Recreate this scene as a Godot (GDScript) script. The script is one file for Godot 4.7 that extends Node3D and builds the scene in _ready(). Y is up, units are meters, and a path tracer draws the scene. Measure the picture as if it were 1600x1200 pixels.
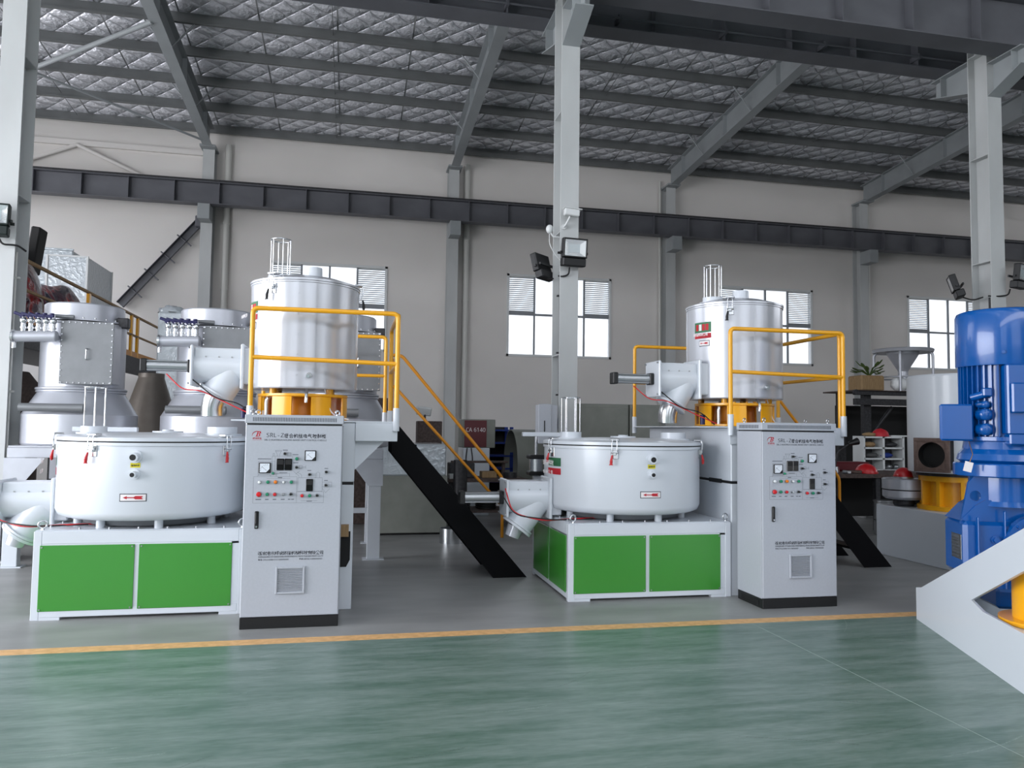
extends Node3D

# ---------------------------------------------------------------- shapes
class Shape:
	var v := PackedVector3Array()
	var n := PackedVector3Array()
	var uv := PackedVector2Array()
	var t := Transform3D()

	func tri(a: Vector3, b: Vector3, c: Vector3, na: Vector3, nb: Vector3, nc: Vector3, ua := Vector2.ZERO, ub := Vector2.ZERO, uc := Vector2.ZERO) -> void:
		a = t * a; b = t * b; c = t * c
		na = (t.basis * na).normalized(); nb = (t.basis * nb).normalized(); nc = (t.basis * nc).normalized()
		if (b - a).cross(c - a).dot(na + nb + nc) > 0.0:
			var s := b; b = c; c = s
			s = nb; nb = nc; nc = s
			var w := ub; ub = uc; uc = w
		v.append(a); v.append(b); v.append(c)
		n.append(na); n.append(nb); n.append(nc)
		uv.append(ua); uv.append(ub); uv.append(uc)

	func flat(a: Vector3, b: Vector3, c: Vector3, nn: Vector3) -> void:
		tri(a, b, c, nn, nn, nn)

	func quad(a: Vector3, b: Vector3, c: Vector3, d: Vector3, nn: Vector3) -> void:
		tri(a, b, c, nn, nn, nn)
		tri(a, c, d, nn, nn, nn)

	func quv(a: Vector3, b: Vector3, c: Vector3, d: Vector3, nn: Vector3, ua: Vector2, ub: Vector2, uc: Vector2, ud: Vector2) -> void:
		tri(a, b, c, nn, nn, nn, ua, ub, uc)
		tri(a, c, d, nn, nn, nn, ua, uc, ud)

	# box between two corners, edges chamfered by b
	func box(lo: Vector3, hi: Vector3, b := 0.0) -> Shape:
		var c := (lo + hi) / 2
		var h := ((hi - lo) / 2).abs()
		b = minf(b, minf(h.x, minf(h.y, h.z)) * 0.9)
		for ax in 3:
			var a1 := (ax + 1) % 3
			var a2 := (ax + 2) % 3
			for s in [-1.0, 1.0]:
				var q: Array[Vector3] = []
				for k in [[-1.0, -1.0], [1.0, -1.0], [1.0, 1.0], [-1.0, 1.0]]:
					var p := Vector3()
					p[ax] = s * h[ax]
					p[a1] = k[0] * (h[a1] - b)
					p[a2] = k[1] * (h[a2] - b)
					q.append(c + p)
				var nn := Vector3()
				nn[ax] = s
				quad(q[0], q[1], q[2], q[3], nn)
		if b <= 0.0:
			return self
		for ax in 3:
			var a1 := (ax + 1) % 3
			var a2 := (ax + 2) % 3
			for s1 in [-1.0, 1.0]:
				for s2 in [-1.0, 1.0]:
					var q: Array[Vector3] = []
					for k in [[-1.0, 0], [1.0, 0], [1.0, 1], [-1.0, 1]]:
						var p := Vector3()
						p[ax] = k[0] * (h[ax] - b)
						p[a1] = s1 * (h[a1] - (b if k[1] == 1 else 0.0))
						p[a2] = s2 * (h[a2] - (0.0 if k[1] == 1 else b))
						q.append(c + p)
					var nn := Vector3()
					nn[a1] = s1; nn[a2] = s2
					quad(q[0], q[1], q[2], q[3], nn.normalized())
		for sx in [-1.0, 1.0]:
			for sy in [-1.0, 1.0]:
				for sz in [-1.0, 1.0]:
					var s := Vector3(sx, sy, sz)
					flat(c + s * Vector3(h.x, h.y - b, h.z - b), c + s * Vector3(h.x - b, h.y, h.z - b), c + s * Vector3(h.x - b, h.y - b, h.z), s.normalized())
		return self

	func cbox(c: Vector3, s: Vector3, b := 0.0) -> Shape:
		return box(c - s / 2, c + s / 2, b)

	func cyl(a: Vector3, b: Vector3, r0: float, r1 := -1.0, seg := 16, caps := true) -> Shape:
		if r1 < 0.0: r1 = r0
		var d := (b - a).normalized()
		var x := d.cross(Vector3.UP if absf(d.y) < 0.9 else Vector3.RIGHT).normalized()
		var y := d.cross(x)
		var k := (r0 - r1) / maxf((b - a).length(), 1e-5)
		for i in seg:
			var a0 := TAU * i / seg
			var a1 := TAU * (i + 1) / seg
			var e0 := x * cos(a0) + y * sin(a0)
			var e1 := x * cos(a1) + y * sin(a1)
			var n0 := (e0 + d * k).normalized()
			var n1 := (e1 + d * k).normalized()
			tri(a + e0 * r0, a + e1 * r0, b + e1 * r1, n0, n1, n1)
			if r1 > 1e-5:
				tri(a + e0 * r0, b + e1 * r1, b + e0 * r1, n0, n1, n0)
			if caps:
				flat(a, a + e0 * r0, a + e1 * r0, -d)
				if r1 > 1e-5: flat(b, b + e0 * r1, b + e1 * r1, d)
		return self

	# profile of (radius, height) turned about the vertical through o; a0..a1 measured from +Z towards +X
	func lathe(prof: Array, o: Vector3, seg := 32, a0 := 0.0, a1 := TAU, soft := false) -> Shape:
		var nn: Array[Vector2] = []
		for i in prof.size() - 1:
			var d: Vector2 = prof[i + 1] - prof[i]
			nn.append(Vector2(d.y, -d.x).normalized())
		for i in prof.size() - 1:
			var p: Vector2 = prof[i]
			var q: Vector2 = prof[i + 1]
			if p.distance_to(q) < 1e-6: continue
			var np := nn[i]
			var nq := nn[i]
			if soft:
				if i > 0 and nn[i - 1].dot(nn[i]) > 0.6: np = (nn[i - 1] + nn[i]).normalized()
				if i < nn.size() - 1 and nn[i + 1].dot(nn[i]) > 0.6: nq = (nn[i + 1] + nn[i]).normalized()
			for k in seg:
				var t0 := a0 + (a1 - a0) * k / seg
				var t1 := a0 + (a1 - a0) * (k + 1) / seg
				var e0 := Vector3(sin(t0), 0, cos(t0))
				var e1 := Vector3(sin(t1), 0, cos(t1))
				var A := o + e0 * p.x + Vector3.UP * p.y
				var B := o + e1 * p.x + Vector3.UP * p.y
				var C := o + e1 * q.x + Vector3.UP * q.y
				var D := o + e0 * q.x + Vector3.UP * q.y
				var nA := e0 * np.x + Vector3.UP * np.y
				var nB := e1 * np.x + Vector3.UP * np.y
				var nC := e1 * nq.x + Vector3.UP * nq.y
				var nD := e0 * nq.x + Vector3.UP * nq.y
				if p.x > 1e-5: tri(A, B, C, nA, nB, nC)
				if q.x > 1e-5: tri(A, C, D, nA, nC, nD)
		return self

	# closed block of an arc wall
	func arc(o: Vector3, r0: float, r1: float, y0: float, y1: float, a0: float, a1: float, seg := 8) -> Shape:
		lathe([Vector2(r0, y0), Vector2(r1, y0), Vector2(r1, y1), Vector2(r0, y1), Vector2(r0, y0)], o, seg, a0, a1)
		for e in [[a0, -1.0], [a1, 1.0]]:
			var d := Vector3(sin(e[0]), 0, cos(e[0]))
			var nn := Vector3(cos(e[0]), 0, -sin(e[0])) * float(e[1])
			quad(o + d * r0 + Vector3.UP * y0, o + d * r1 + Vector3.UP * y0, o + d * r1 + Vector3.UP * y1, o + d * r0 + Vector3.UP * y1, nn)
		return self

	func tube(pts: Array, r: float, seg := 8) -> Shape:
		var cnt := pts.size()
		var dirs: Array[Vector3] = []
		for i in cnt:
			var d := Vector3()
			if i > 0: d += (pts[i] - pts[i - 1]).normalized()
			if i < cnt - 1: d += (pts[i + 1] - pts[i]).normalized()
			dirs.append(d.normalized())
		var x := dirs[0].cross(Vector3.UP if absf(dirs[0].y) < 0.9 else Vector3.RIGHT).normalized()
		var rings := []
		for i in cnt:
			x = (x - dirs[i] * x.dot(dirs[i])).normalized()
			var y := dirs[i].cross(x)
			var ring := []
			for k in seg:
				ring.append(x * cos(TAU * k / seg) + y * sin(TAU * k / seg))
			rings.append(ring)
		for i in cnt - 1:
			for k in seg:
				var k2 := (k + 1) % seg
				var p0: Vector3 = rings[i][k]
				var p1: Vector3 = rings[i][k2]
				var q0: Vector3 = rings[i + 1][k]
				var q1: Vector3 = rings[i + 1][k2]
				tri(pts[i] + p0 * r, pts[i] + p1 * r, pts[i + 1] + q1 * r, p0, p1, q1)
				tri(pts[i] + p0 * r, pts[i + 1] + q1 * r, pts[i + 1] + q0 * r, p0, q1, q0)
		for e in [[0, -1.0], [cnt - 1, 1.0]]:
			var c: Vector3 = pts[e[0]]
			var dd: Vector3 = dirs[e[0]] * float(e[1])
			for k in seg:
				var p0: Vector3 = rings[e[0]][k]
				var p1: Vector3 = rings[e[0]][(k + 1) % seg]
				flat(c, c + p0 * r, c + p1 * r, dd)
		return self

	# polygon in the XY plane of tr, thick from z0 to z1
	func prism(poly: Array, z0: float, z1: float, tr := Transform3D()) -> Shape:
		var keep := t
		t = t * tr
		var pv := PackedVector2Array(poly)
		var idx := Geometry2D.triangulate_polygon(pv)
		for i in range(0, idx.size(), 3):
			for e in [[z0, -1.0], [z1, 1.0]]:
				var z: float = e[0]
				flat(Vector3(pv[idx[i]].x, pv[idx[i]].y, z), Vector3(pv[idx[i + 1]].x, pv[idx[i + 1]].y, z), Vector3(pv[idx[i + 2]].x, pv[idx[i + 2]].y, z), Vector3(0, 0, e[1]))
		var cw := Geometry2D.is_polygon_clockwise(pv)
		for i in pv.size():
			var p := pv[i]
			var q := pv[(i + 1) % pv.size()]
			var d := (q - p).normalized()
			var nn := Vector3(d.y, -d.x, 0) * (-1.0 if cw else 1.0)
			quad(Vector3(p.x, p.y, z0), Vector3(q.x, q.y, z0), Vector3(q.x, q.y, z1), Vector3(p.x, p.y, z1), nn)
		t = keep
		return self

	func ring(c: Vector3, axis: Vector3, R: float, r: float, seg := 24, sides := 8) -> Shape:
		var d := axis.normalized()
		var x := d.cross(Vector3.UP if absf(d.y) < 0.9 else Vector3.RIGHT).normalized()
		var y := d.cross(x)
		for i in seg:
			var a0 := TAU * i / seg
			var a1 := TAU * (i + 1) / seg
			var e0 := x * cos(a0) + y * sin(a0)
			var e1 := x * cos(a1) + y * sin(a1)
			for k in sides:
				var b0 := TAU * k / sides
				var b1 := TAU * (k + 1) / sides
				var n00 := e0 * cos(b0) + d * sin(b0)
				var n01 := e0 * cos(b1) + d * sin(b1)
				var n10 := e1 * cos(b0) + d * sin(b0)
				var n11 := e1 * cos(b1) + d * sin(b1)
				tri(c + e0 * R + n00 * r, c + e1 * R + n10 * r, c + e1 * R + n11 * r, n00, n10, n11)
				tri(c + e0 * R + n00 * r, c + e1 * R + n11 * r, c + e0 * R + n01 * r, n00, n11, n01)
		return self

	# ellipsoid; y_lo < 0 keeps the whole ball, 0 the upper half
	func ball(c: Vector3, r: Vector3, seg := 20, rows := 10, lo := -PI / 2, bumps := 0.0, seed_at := 0.0) -> Shape:
		var pt := func(i: int, k: int) -> Array:
			var la := lo + (PI / 2 - lo) * i / rows
			var lo2 := TAU * (k % seg) / seg
			var e := Vector3(cos(la) * cos(lo2), sin(la), cos(la) * sin(lo2))
			var w := 1.0 + bumps * (sin(e.x * 7.0 + seed_at) * sin(e.z * 6.0 + seed_at * 2.0) + 0.6 * sin(e.y * 9.0 + e.x * 5.0 + seed_at))
			return [c + e * r * w, (e / r).normalized()]
		for i in rows:
			for k in seg:
				var A: Array = pt.call(i, k)
				var B: Array = pt.call(i, k + 1)
				var C: Array = pt.call(i + 1, k + 1)
				var D: Array = pt.call(i + 1, k)
				if A[0].distance_to(B[0]) > 1e-6: tri(A[0], B[0], C[0], A[1], B[1], C[1])
				if C[0].distance_to(D[0]) > 1e-6: tri(A[0], C[0], D[0], A[1], C[1], D[1])
		return self

	# a lathe about the vertical laid over to point along +Z at p
	func turned(p: Vector3) -> Shape:
		for i in v.size():
			v[i] = p + Vector3(v[i].x, -v[i].z, v[i].y)
			n[i] = Vector3(n[i].x, -n[i].z, n[i].y)
		return self

	func mesh(off := Vector3.ZERO) -> ArrayMesh:
		var vv := v
		if off != Vector3.ZERO:
			vv = PackedVector3Array()
			vv.resize(v.size())
			for i in v.size(): vv[i] = v[i] - off
		var a := []
		a.resize(Mesh.ARRAY_MAX)
		a[Mesh.ARRAY_VERTEX] = vv
		a[Mesh.ARRAY_NORMAL] = n
		a[Mesh.ARRAY_TEX_UV] = uv
		var m := ArrayMesh.new()
		m.add_surface_from_arrays(Mesh.PRIMITIVE_TRIANGLES, a)
		return m

# ---------------------------------------------------------------- helpers
var M := {}
var taken := {}
var origin := {}
var rng := RandomNumberGenerator.new()

func S() -> Shape:
	return Shape.new()

func V(x: float, y: float, z: float) -> Vector3:
	return Vector3(x, y, z)

func numbered(parent: Node, called: String) -> String:
	var key := "%d/%s" % [parent.get_instance_id(), called]
	taken[key] = taken.get(key, -1) + 1
	return called if taken[key] == 0 else "%s_%03d" % [called, taken[key]]

func tag(o: Node, label: String, category: String, group := "") -> void:
	o.set_meta("label", label)
	o.set_meta("category", category)
	if group: o.set_meta("group", group)

# a thing with parts, its origin at its base; its parts are written in world coordinates
func thing(called: String, at: Vector3, label: String, category: String, group := "") -> Node3D:
	var o := Node3D.new()
	o.name = numbered(self, called)
	add_child(o, true)
	o.position = at
	origin[o] = at
	tag(o, label, category, group)
	return o

func setting(called: String) -> Node3D:
	var o := Node3D.new()
	o.name = numbered(self, called)
	add_child(o, true)
	origin[o] = Vector3.ZERO
	o.set_meta("kind", "structure")
	return o

func put(parent: Node, called: String, mesh: Mesh, m: Material, at := Transform3D()) -> MeshInstance3D:
	var o := MeshInstance3D.new()
	o.name = numbered(parent, called)
	o.mesh = mesh
	o.material_override = m
	o.transform = at
	parent.add_child(o, true)
	return o

func part(parent: Node, called: String, s: Shape, m: Material, label := "") -> MeshInstance3D:
	var off: Vector3 = origin.get(parent, Vector3.ZERO)
	var o := put(parent, called, s.mesh(off), m)
	origin[o] = off
	if label: o.set_meta("label", label)
	return o

func bulk(o: Node) -> Node:
	o.set_meta("kind", "stuff")
	return o

# a thing that is one mesh, its origin at `at`
func single(called: String, at: Vector3, s: Shape, m: Material, label: String, category: String, group := "") -> MeshInstance3D:
	var o := put(self, called, s.mesh(at), m)
	o.position = at
	origin[o] = at
	tag(o, label, category, group)
	return o

func shell(called: String, s: Shape, m: Material) -> MeshInstance3D:
	var o := put(self, called, s.mesh(), m)
	origin[o] = Vector3.ZERO
	o.set_meta("kind", "structure")
	return o

func dup(o: Node3D, by: Vector3, label: String) -> Node3D:
	var c: Node3D = o.duplicate()
	var stem := String(o.name)
	c.name = numbered(self, stem)
	add_child(c, true)
	c.position = o.position + by
	c.set_meta("label", label)
	return c

# round the corners of a polyline
func bend(pts: Array, r: float, steps := 5) -> Array:
	var out := [pts[0]]
	for i in range(1, pts.size() - 1):
		var a: Vector3 = pts[i - 1]
		var b: Vector3 = pts[i]
		var c: Vector3 = pts[i + 1]
		var k := minf(r, minf((a - b).length(), (c - b).length()) * 0.45)
		var p := b + (a - b).normalized() * k
		var q := b + (c - b).normalized() * k
		for j in steps + 1:
			var u := float(j) / steps
			out.append(p.lerp(b, u).lerp(b.lerp(q, u), u))
	out.append(pts[-1])
	return out

func paint(c: Color, rough := 0.5, metal := 0.0, coat := 0.0) -> StandardMaterial3D:
	var m := StandardMaterial3D.new()
	m.albedo_color = c
	m.roughness = rough
	m.metallic = metal
	if coat > 0.0:
		m.clearcoat_enabled = true
		m.clearcoat = coat
		m.clearcoat_roughness = 0.15
	return m

func noise_tex(freq: float, lo: Color, hi: Color, seed_at: int, size := 256, octaves := 4) -> NoiseTexture2D:
	var f := FastNoiseLite.new()
	f.seed = seed_at
	f.frequency = freq
	f.fractal_octaves = octaves
	var g := Gradient.new()
	g.set_color(0, lo)
	g.set_color(1, hi)
	var t := NoiseTexture2D.new()
	t.width = size
	t.height = size
	t.seamless = true
	t.noise = f
	t.color_ramp = g
	return t

func worn(c: Color, spread: float, rough: float, metal: float, scale: Vector3, seed_at: int, freq := 0.02) -> StandardMaterial3D:
	var m := paint(Color.WHITE, rough, metal)
	m.albedo_texture = noise_tex(freq, c.darkened(spread), c.lightened(spread * 0.5), seed_at)
	m.uv1_triplanar = true
	m.uv1_world_triplanar = true
	m.uv1_scale = scale
	return m

func text(parent: Node, s: String, size: float, at: Vector3, m: Material, serif := false, slant := 0.0, width := 0.0, mono := false) -> MeshInstance3D:
	var f := SystemFont.new()
	f.font_names = PackedStringArray(["Droid Serif" if serif else ("Droid Sans Mono" if mono else "Droid Sans")])
	f.font_weight = 700 if serif else 400
	var tm := TextMesh.new()
	tm.text = s
	tm.font = f
	tm.font_size = 32
	tm.pixel_size = size / 32.0 * 1.38
	tm.depth = 0.0008
	tm.horizontal_alignment = HORIZONTAL_ALIGNMENT_CENTER
	var k := 1.0
	if width > 0.0: k = width / maxf(tm.get_aabb().size.x, 0.001)
	var off: Vector3 = origin.get(parent, Vector3.ZERO)
	return put(parent, "lettering", tm, m, Transform3D(Basis(V(k, 0, 0), V(slant, 1, 0), V(0, 0, 1)), at - off))

# brush-stroke characters: each stroke a run of xy digit pairs on a ten by ten grid, y down
const STROKES := {
	"混": "0112 0314 0816 3080 8084 8434 3034 3282 3539 3759 6569 7567 6989",
	"合": "5004 5094 3464 2686 2629 8689 2989",
	"机": "0343 2029 2306 2345 5155 5529 5181 8188 8898",
	"组": "2003 0333 3306 0636 0939 5181 5159 8189 5484 5686 4999",
	"电": "1282 1217 1777 8287 1484 5058 5898",
	"气": "3005 2181 2373 1575 7578 7899",
	"控": "0242 2028 0645 5292 5243 9293 6345 7395 5686 7679 4999",
	"制": "2012 1252 0454 3039 1519 5558 7276 9098 9888",
	"柜": "0343 2029 2306 2345 5191 5159 5999 5383 8387 8757",
	"张": "0141 4144 4404 0407 0747 4749 6069 9053 5595 6599",
	"家": "5051 1292 1213 9293 2474 5427 4648 4859 4517 7567 7599",
	"港": "0112 0314 0816 5054 7074 3292 3494 5437 7498 5676 5659 5989",
	"市": "5051 0292 5259 1518 1585 8588",
	"邦": "0242 0444 0646 2125 2509 6069 6090 9073 7397 9767",
	"诚": "0112 0424 2428 4292 4249 4565 6568 7099 9358",
	"环": "0141 0444 0848 2128 5191 7137 7179 7496",
	"保": "2004 1319 4181 4144 8184 4484 6469 3696 6649 6699",
	"械": "0242 2029 2306 2344 4292 4595 7099 5559 6568 9358",
	"科": "4002 0343 2029 2306 2345 6162 6364 5696 8089",
	"技": "0242 2028 0645 5292 7074 5484 8459 5499",
	"有": "0292 5004 3383 8389 3585 3787 3339",
	"限": "0109 0131 3103 0336 3606 5181 8184 5484 5159 5599 9577",
	"公": "4004 6094 5529 2989 7889",
	"司": "1181 8189 8979 1363 1565 6568 6818 1518",
	"话": "0112 0424 2428 8041 4494 7046 5686 5659 5989 8689",
	"手": "8011 1383 0595 5058 5838",
}

func brush(st: Shape, s: String, at: Vector3, step: float, size: float, w: float) -> void:
	for i in s.length():
		for run in String(STROKES.get(s[i], "")).split(" "):
			for k in range(0, run.length() - 3, 2):
				var p := Vector2(float(run[k]), 9.0 - float(run[k + 1])) * size / 9.0
				var q := Vector2(float(run[k + 2]), 9.0 - float(run[k + 3])) * size / 9.0
				var d := (q - p).normalized() * w * 0.5
				var e := Vector2(-d.y, d.x)
				p -= d; q += d
				var o := at + V(i * step, 0, 0)
				st.quad(o + V(p.x + e.x, p.y + e.y, 0), o + V(q.x + e.x, q.y + e.y, 0), o + V(q.x - e.x, q.y - e.y, 0), o + V(p.x - e.x, p.y - e.y, 0), Vector3.BACK)

func line(st: Shape, pts: Array, z: float, w := 0.0014) -> void:
	for i in pts.size() - 1:
		var p: Vector2 = pts[i]
		var q: Vector2 = pts[i + 1]
		var d := (q - p).normalized() * w * 0.5
		var e := Vector2(-d.y, d.x)
		st.quad(V(p.x + e.x - d.x, p.y + e.y - d.y, z), V(q.x + e.x + d.x, q.y + e.y + d.y, z), V(q.x - e.x + d.x, q.y - e.y + d.y, z), V(p.x - e.x - d.x, p.y - e.y - d.y, z), Vector3.BACK)

func rect(st: Shape, x0: float, y0: float, x1: float, y1: float, z: float, w := 0.0014) -> void:
	line(st, [Vector2(x0, y0), Vector2(x1, y0), Vector2(x1, y1), Vector2(x0, y1), Vector2(x0, y0)], z, w)

# frame whose Z points along d, Y as near up as can be
func facing(o: Vector3, d: Vector3) -> Transform3D:
	var z := d.normalized()
	var x := Vector3.UP.cross(z).normalized() if absf(z.y) < 0.99 else Vector3.RIGHT
	return Transform3D(Basis(x, z.cross(x), z), o)

func circle(r: float, n: int, c := Vector2.ZERO) -> Array:
	var out := []
	for i in n: out.append(c + Vector2(cos(TAU * i / n), sin(TAU * i / n)) * r)
	return out

# ---------------------------------------------------------------- scene
const STEP := 6.64                     # bay length between columns
const COL_X := [-3.88, 2.76, 9.40, 16.04]
const DOORS := [-6.5, 3.0, 14.0]         # doorways in the front wall, behind the camera
const SKYLIGHTS := [-7.2, -0.56, 6.08, 12.72]   # light panels in the front roof slope
const PITCH := 4.38                    # from one mixing set to the next

func daylight(at: Vector3, towards: Vector3, size: Vector2, energy: float, c := Color(0.97, 0.975, 1.0)) -> void:
	var l := AreaLight3D.new()
	l.name = numbered(self, "daylight")
	l.area_size = size
	l.area_normalize_energy = true
	l.light_color = c
	l.light_energy = energy
	l.area_range = 80.0
	l.shadow_enabled = true
	add_child(l, true)
	l.transform = Transform3D(Basis.looking_at(towards), at)

func _ready() -> void:
	# camera
	var cam := Camera3D.new()
	cam.name = "camera"
	add_child(cam)
	cam.transform = Transform3D(Basis(V(0.978194, 0.01319, 0.207272), V(-0.024815, 0.998255, 0.053589), V(-0.206203, -0.057564, 0.976815)), V(0, 1.56, 0))
	cam.fov = 53.283
	cam.near = 0.05
	cam.far = 300.0
	cam.current = true
	# overcast sky, exposure
	var sky := ProceduralSkyMaterial.new()
	sky.sky_top_color = Color(0.86, 0.91, 0.98)
	sky.sky_horizon_color = Color(0.97, 0.98, 1.0)
	sky.ground_horizon_color = Color(0.9, 0.91, 0.92)
	sky.ground_bottom_color = Color(0.6, 0.6, 0.6)
	sky.sun_angle_max = 0.0
	var env := Environment.new()
	env.background_mode = Environment.BG_SKY
	env.sky = Sky.new()
	env.sky.sky_material = sky
	env.background_energy_multiplier = 1.0
	env.tonemap_mode = Environment.TONE_MAPPER_LINEAR
	env.tonemap_exposure = 1.85
	env.sdfgi_enabled = true
	env.ssao_enabled = true
	env.ssil_enabled = true
	var we := WorldEnvironment.new()
	we.name = "surroundings"
	we.environment = env
	add_child(we)
	# daylight coming in by the open doorways (one in the left gable, three in the front wall behind the camera), the window bands above them and the skylights of the front roof slope
	daylight(V(-10.7, 2.9, -3.0), V(1, 0, 0), Vector2(12.5, 5.6), 104.0)
	daylight(V(-10.7, 6.2, -16.3), V(1, 0, 0), Vector2(8.2, 4.8), 16.0)
	daylight(V(7.5, 8.7, 8.85), V(0, 0, -1), Vector2(34.0, 1.5), 48.0)
	daylight(V(36.1, 8.6, -11.0), V(-1, 0, 0), Vector2(17.6, 1.9), 22.0)
	for x in DOORS:
		daylight(V(x, 3.7, 8.85), V(0, 0, -1), Vector2(5.6, 7.2), 0.3)
	for x in SKYLIGHTS:
		daylight(V(x, roof_y(2.5) - 0.35, 2.5), V(0, -1, 0.0833), Vector2(1.7, 8.0), 0.8)
	rng.seed = 7
	make_materials()
	build_hall()
	build_roof()
	build_columns()
	build_girders()
	build_windows()
	build_sets()
	build_silver()
	build_gallery()
	build_clutter()
	build_right()
	build_gearmotor()
	build_fittings()

func quilt() -> ImageTexture:
	var sz := 512
	var h := Image.create(sz, sz, false, Image.FORMAT_RF)
	var f := FastNoiseLite.new()
	f.seed = 3
	f.frequency = 0.014
	f.fractal_octaves = 3
	for y in sz:
		for x in sz:
			var u := x / float(sz) * 4.0
			var w := y / float(sz) * 4.0
			var a := absf(sin(PI * (u + w) * 0.5 + 0.25 * sin(w * PI)))
			var b := absf(sin(PI * (u - w) * 0.5))
			var puff := pow(a * b, 0.45)
			h.set_pixel(x, y, Color(puff * 0.8 + 0.16 * f.get_noise_2d(x, y), 0, 0))
	h.convert(Image.FORMAT_RGBA8)
	h.bump_map_to_normal_map(9.0)
	return ImageTexture.create_from_image(h)

func floor_image() -> ImageTexture:
	var sz := 2048
	var im := Image.create(sz, sz, false, Image.FORMAT_RGB8)
	var a := FastNoiseLite.new()
	a.seed = 11
	a.frequency = 0.009
	a.fractal_octaves = 5
	var b := FastNoiseLite.new()
	b.seed = 5
	b.frequency = 0.03
	b.fractal_octaves = 4
	var base := Color(0.42, 0.51, 0.47)
	var dark := Color(0.32, 0.435, 0.38)
	var pale := Color(0.50, 0.57, 0.54)
	for y in sz:
		for x in sz:
			var k := a.get_noise_2d(x * 0.35, y * 3.0) * 0.9 + b.get_noise_2d(x * 0.4 + 300.0, y * 2.4) * 0.6 + b.get_noise_2d(x * 1.5, y * 9.0 + 500.0) * 0.5
			var c := base.lerp(pale, minf(k * 1.3, 1.0)) if k > 0.0 else base.lerp(dark, minf(-k * 1.3, 1.0))
			im.set_pixel(x, y, c)
	# scuffs left by pallets and trolleys, mostly along the aisle
	var r := RandomNumberGenerator.new()
	r.seed = 21
	for i in 420:
		var p := Vector2(r.randf() * sz, r.randf() * sz)
		var len := r.randf_range(8, 110)
		var ang := r.randfn(0.0, 0.16) if r.randf() < 0.8 else r.randf_range(-1.4, 1.4)
		var bright := r.randf() < 0.6
		var bow := r.randf_range(-0.008, 0.008)
		for k in int(len):
			ang += bow
			p += Vector2(cos(ang), sin(ang))
			var px := int(fposmod(p.x, sz))
			var py := int(fposmod(p.y, sz))
			var o := im.get_pixel(px, py)
			im.set_pixel(px, py, o.lerp(Color(0.76, 0.79, 0.76) if bright else Color(0.2, 0.26, 0.23), r.randf_range(0.1, 0.5)))
	return ImageTexture.create_from_image(im)

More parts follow.
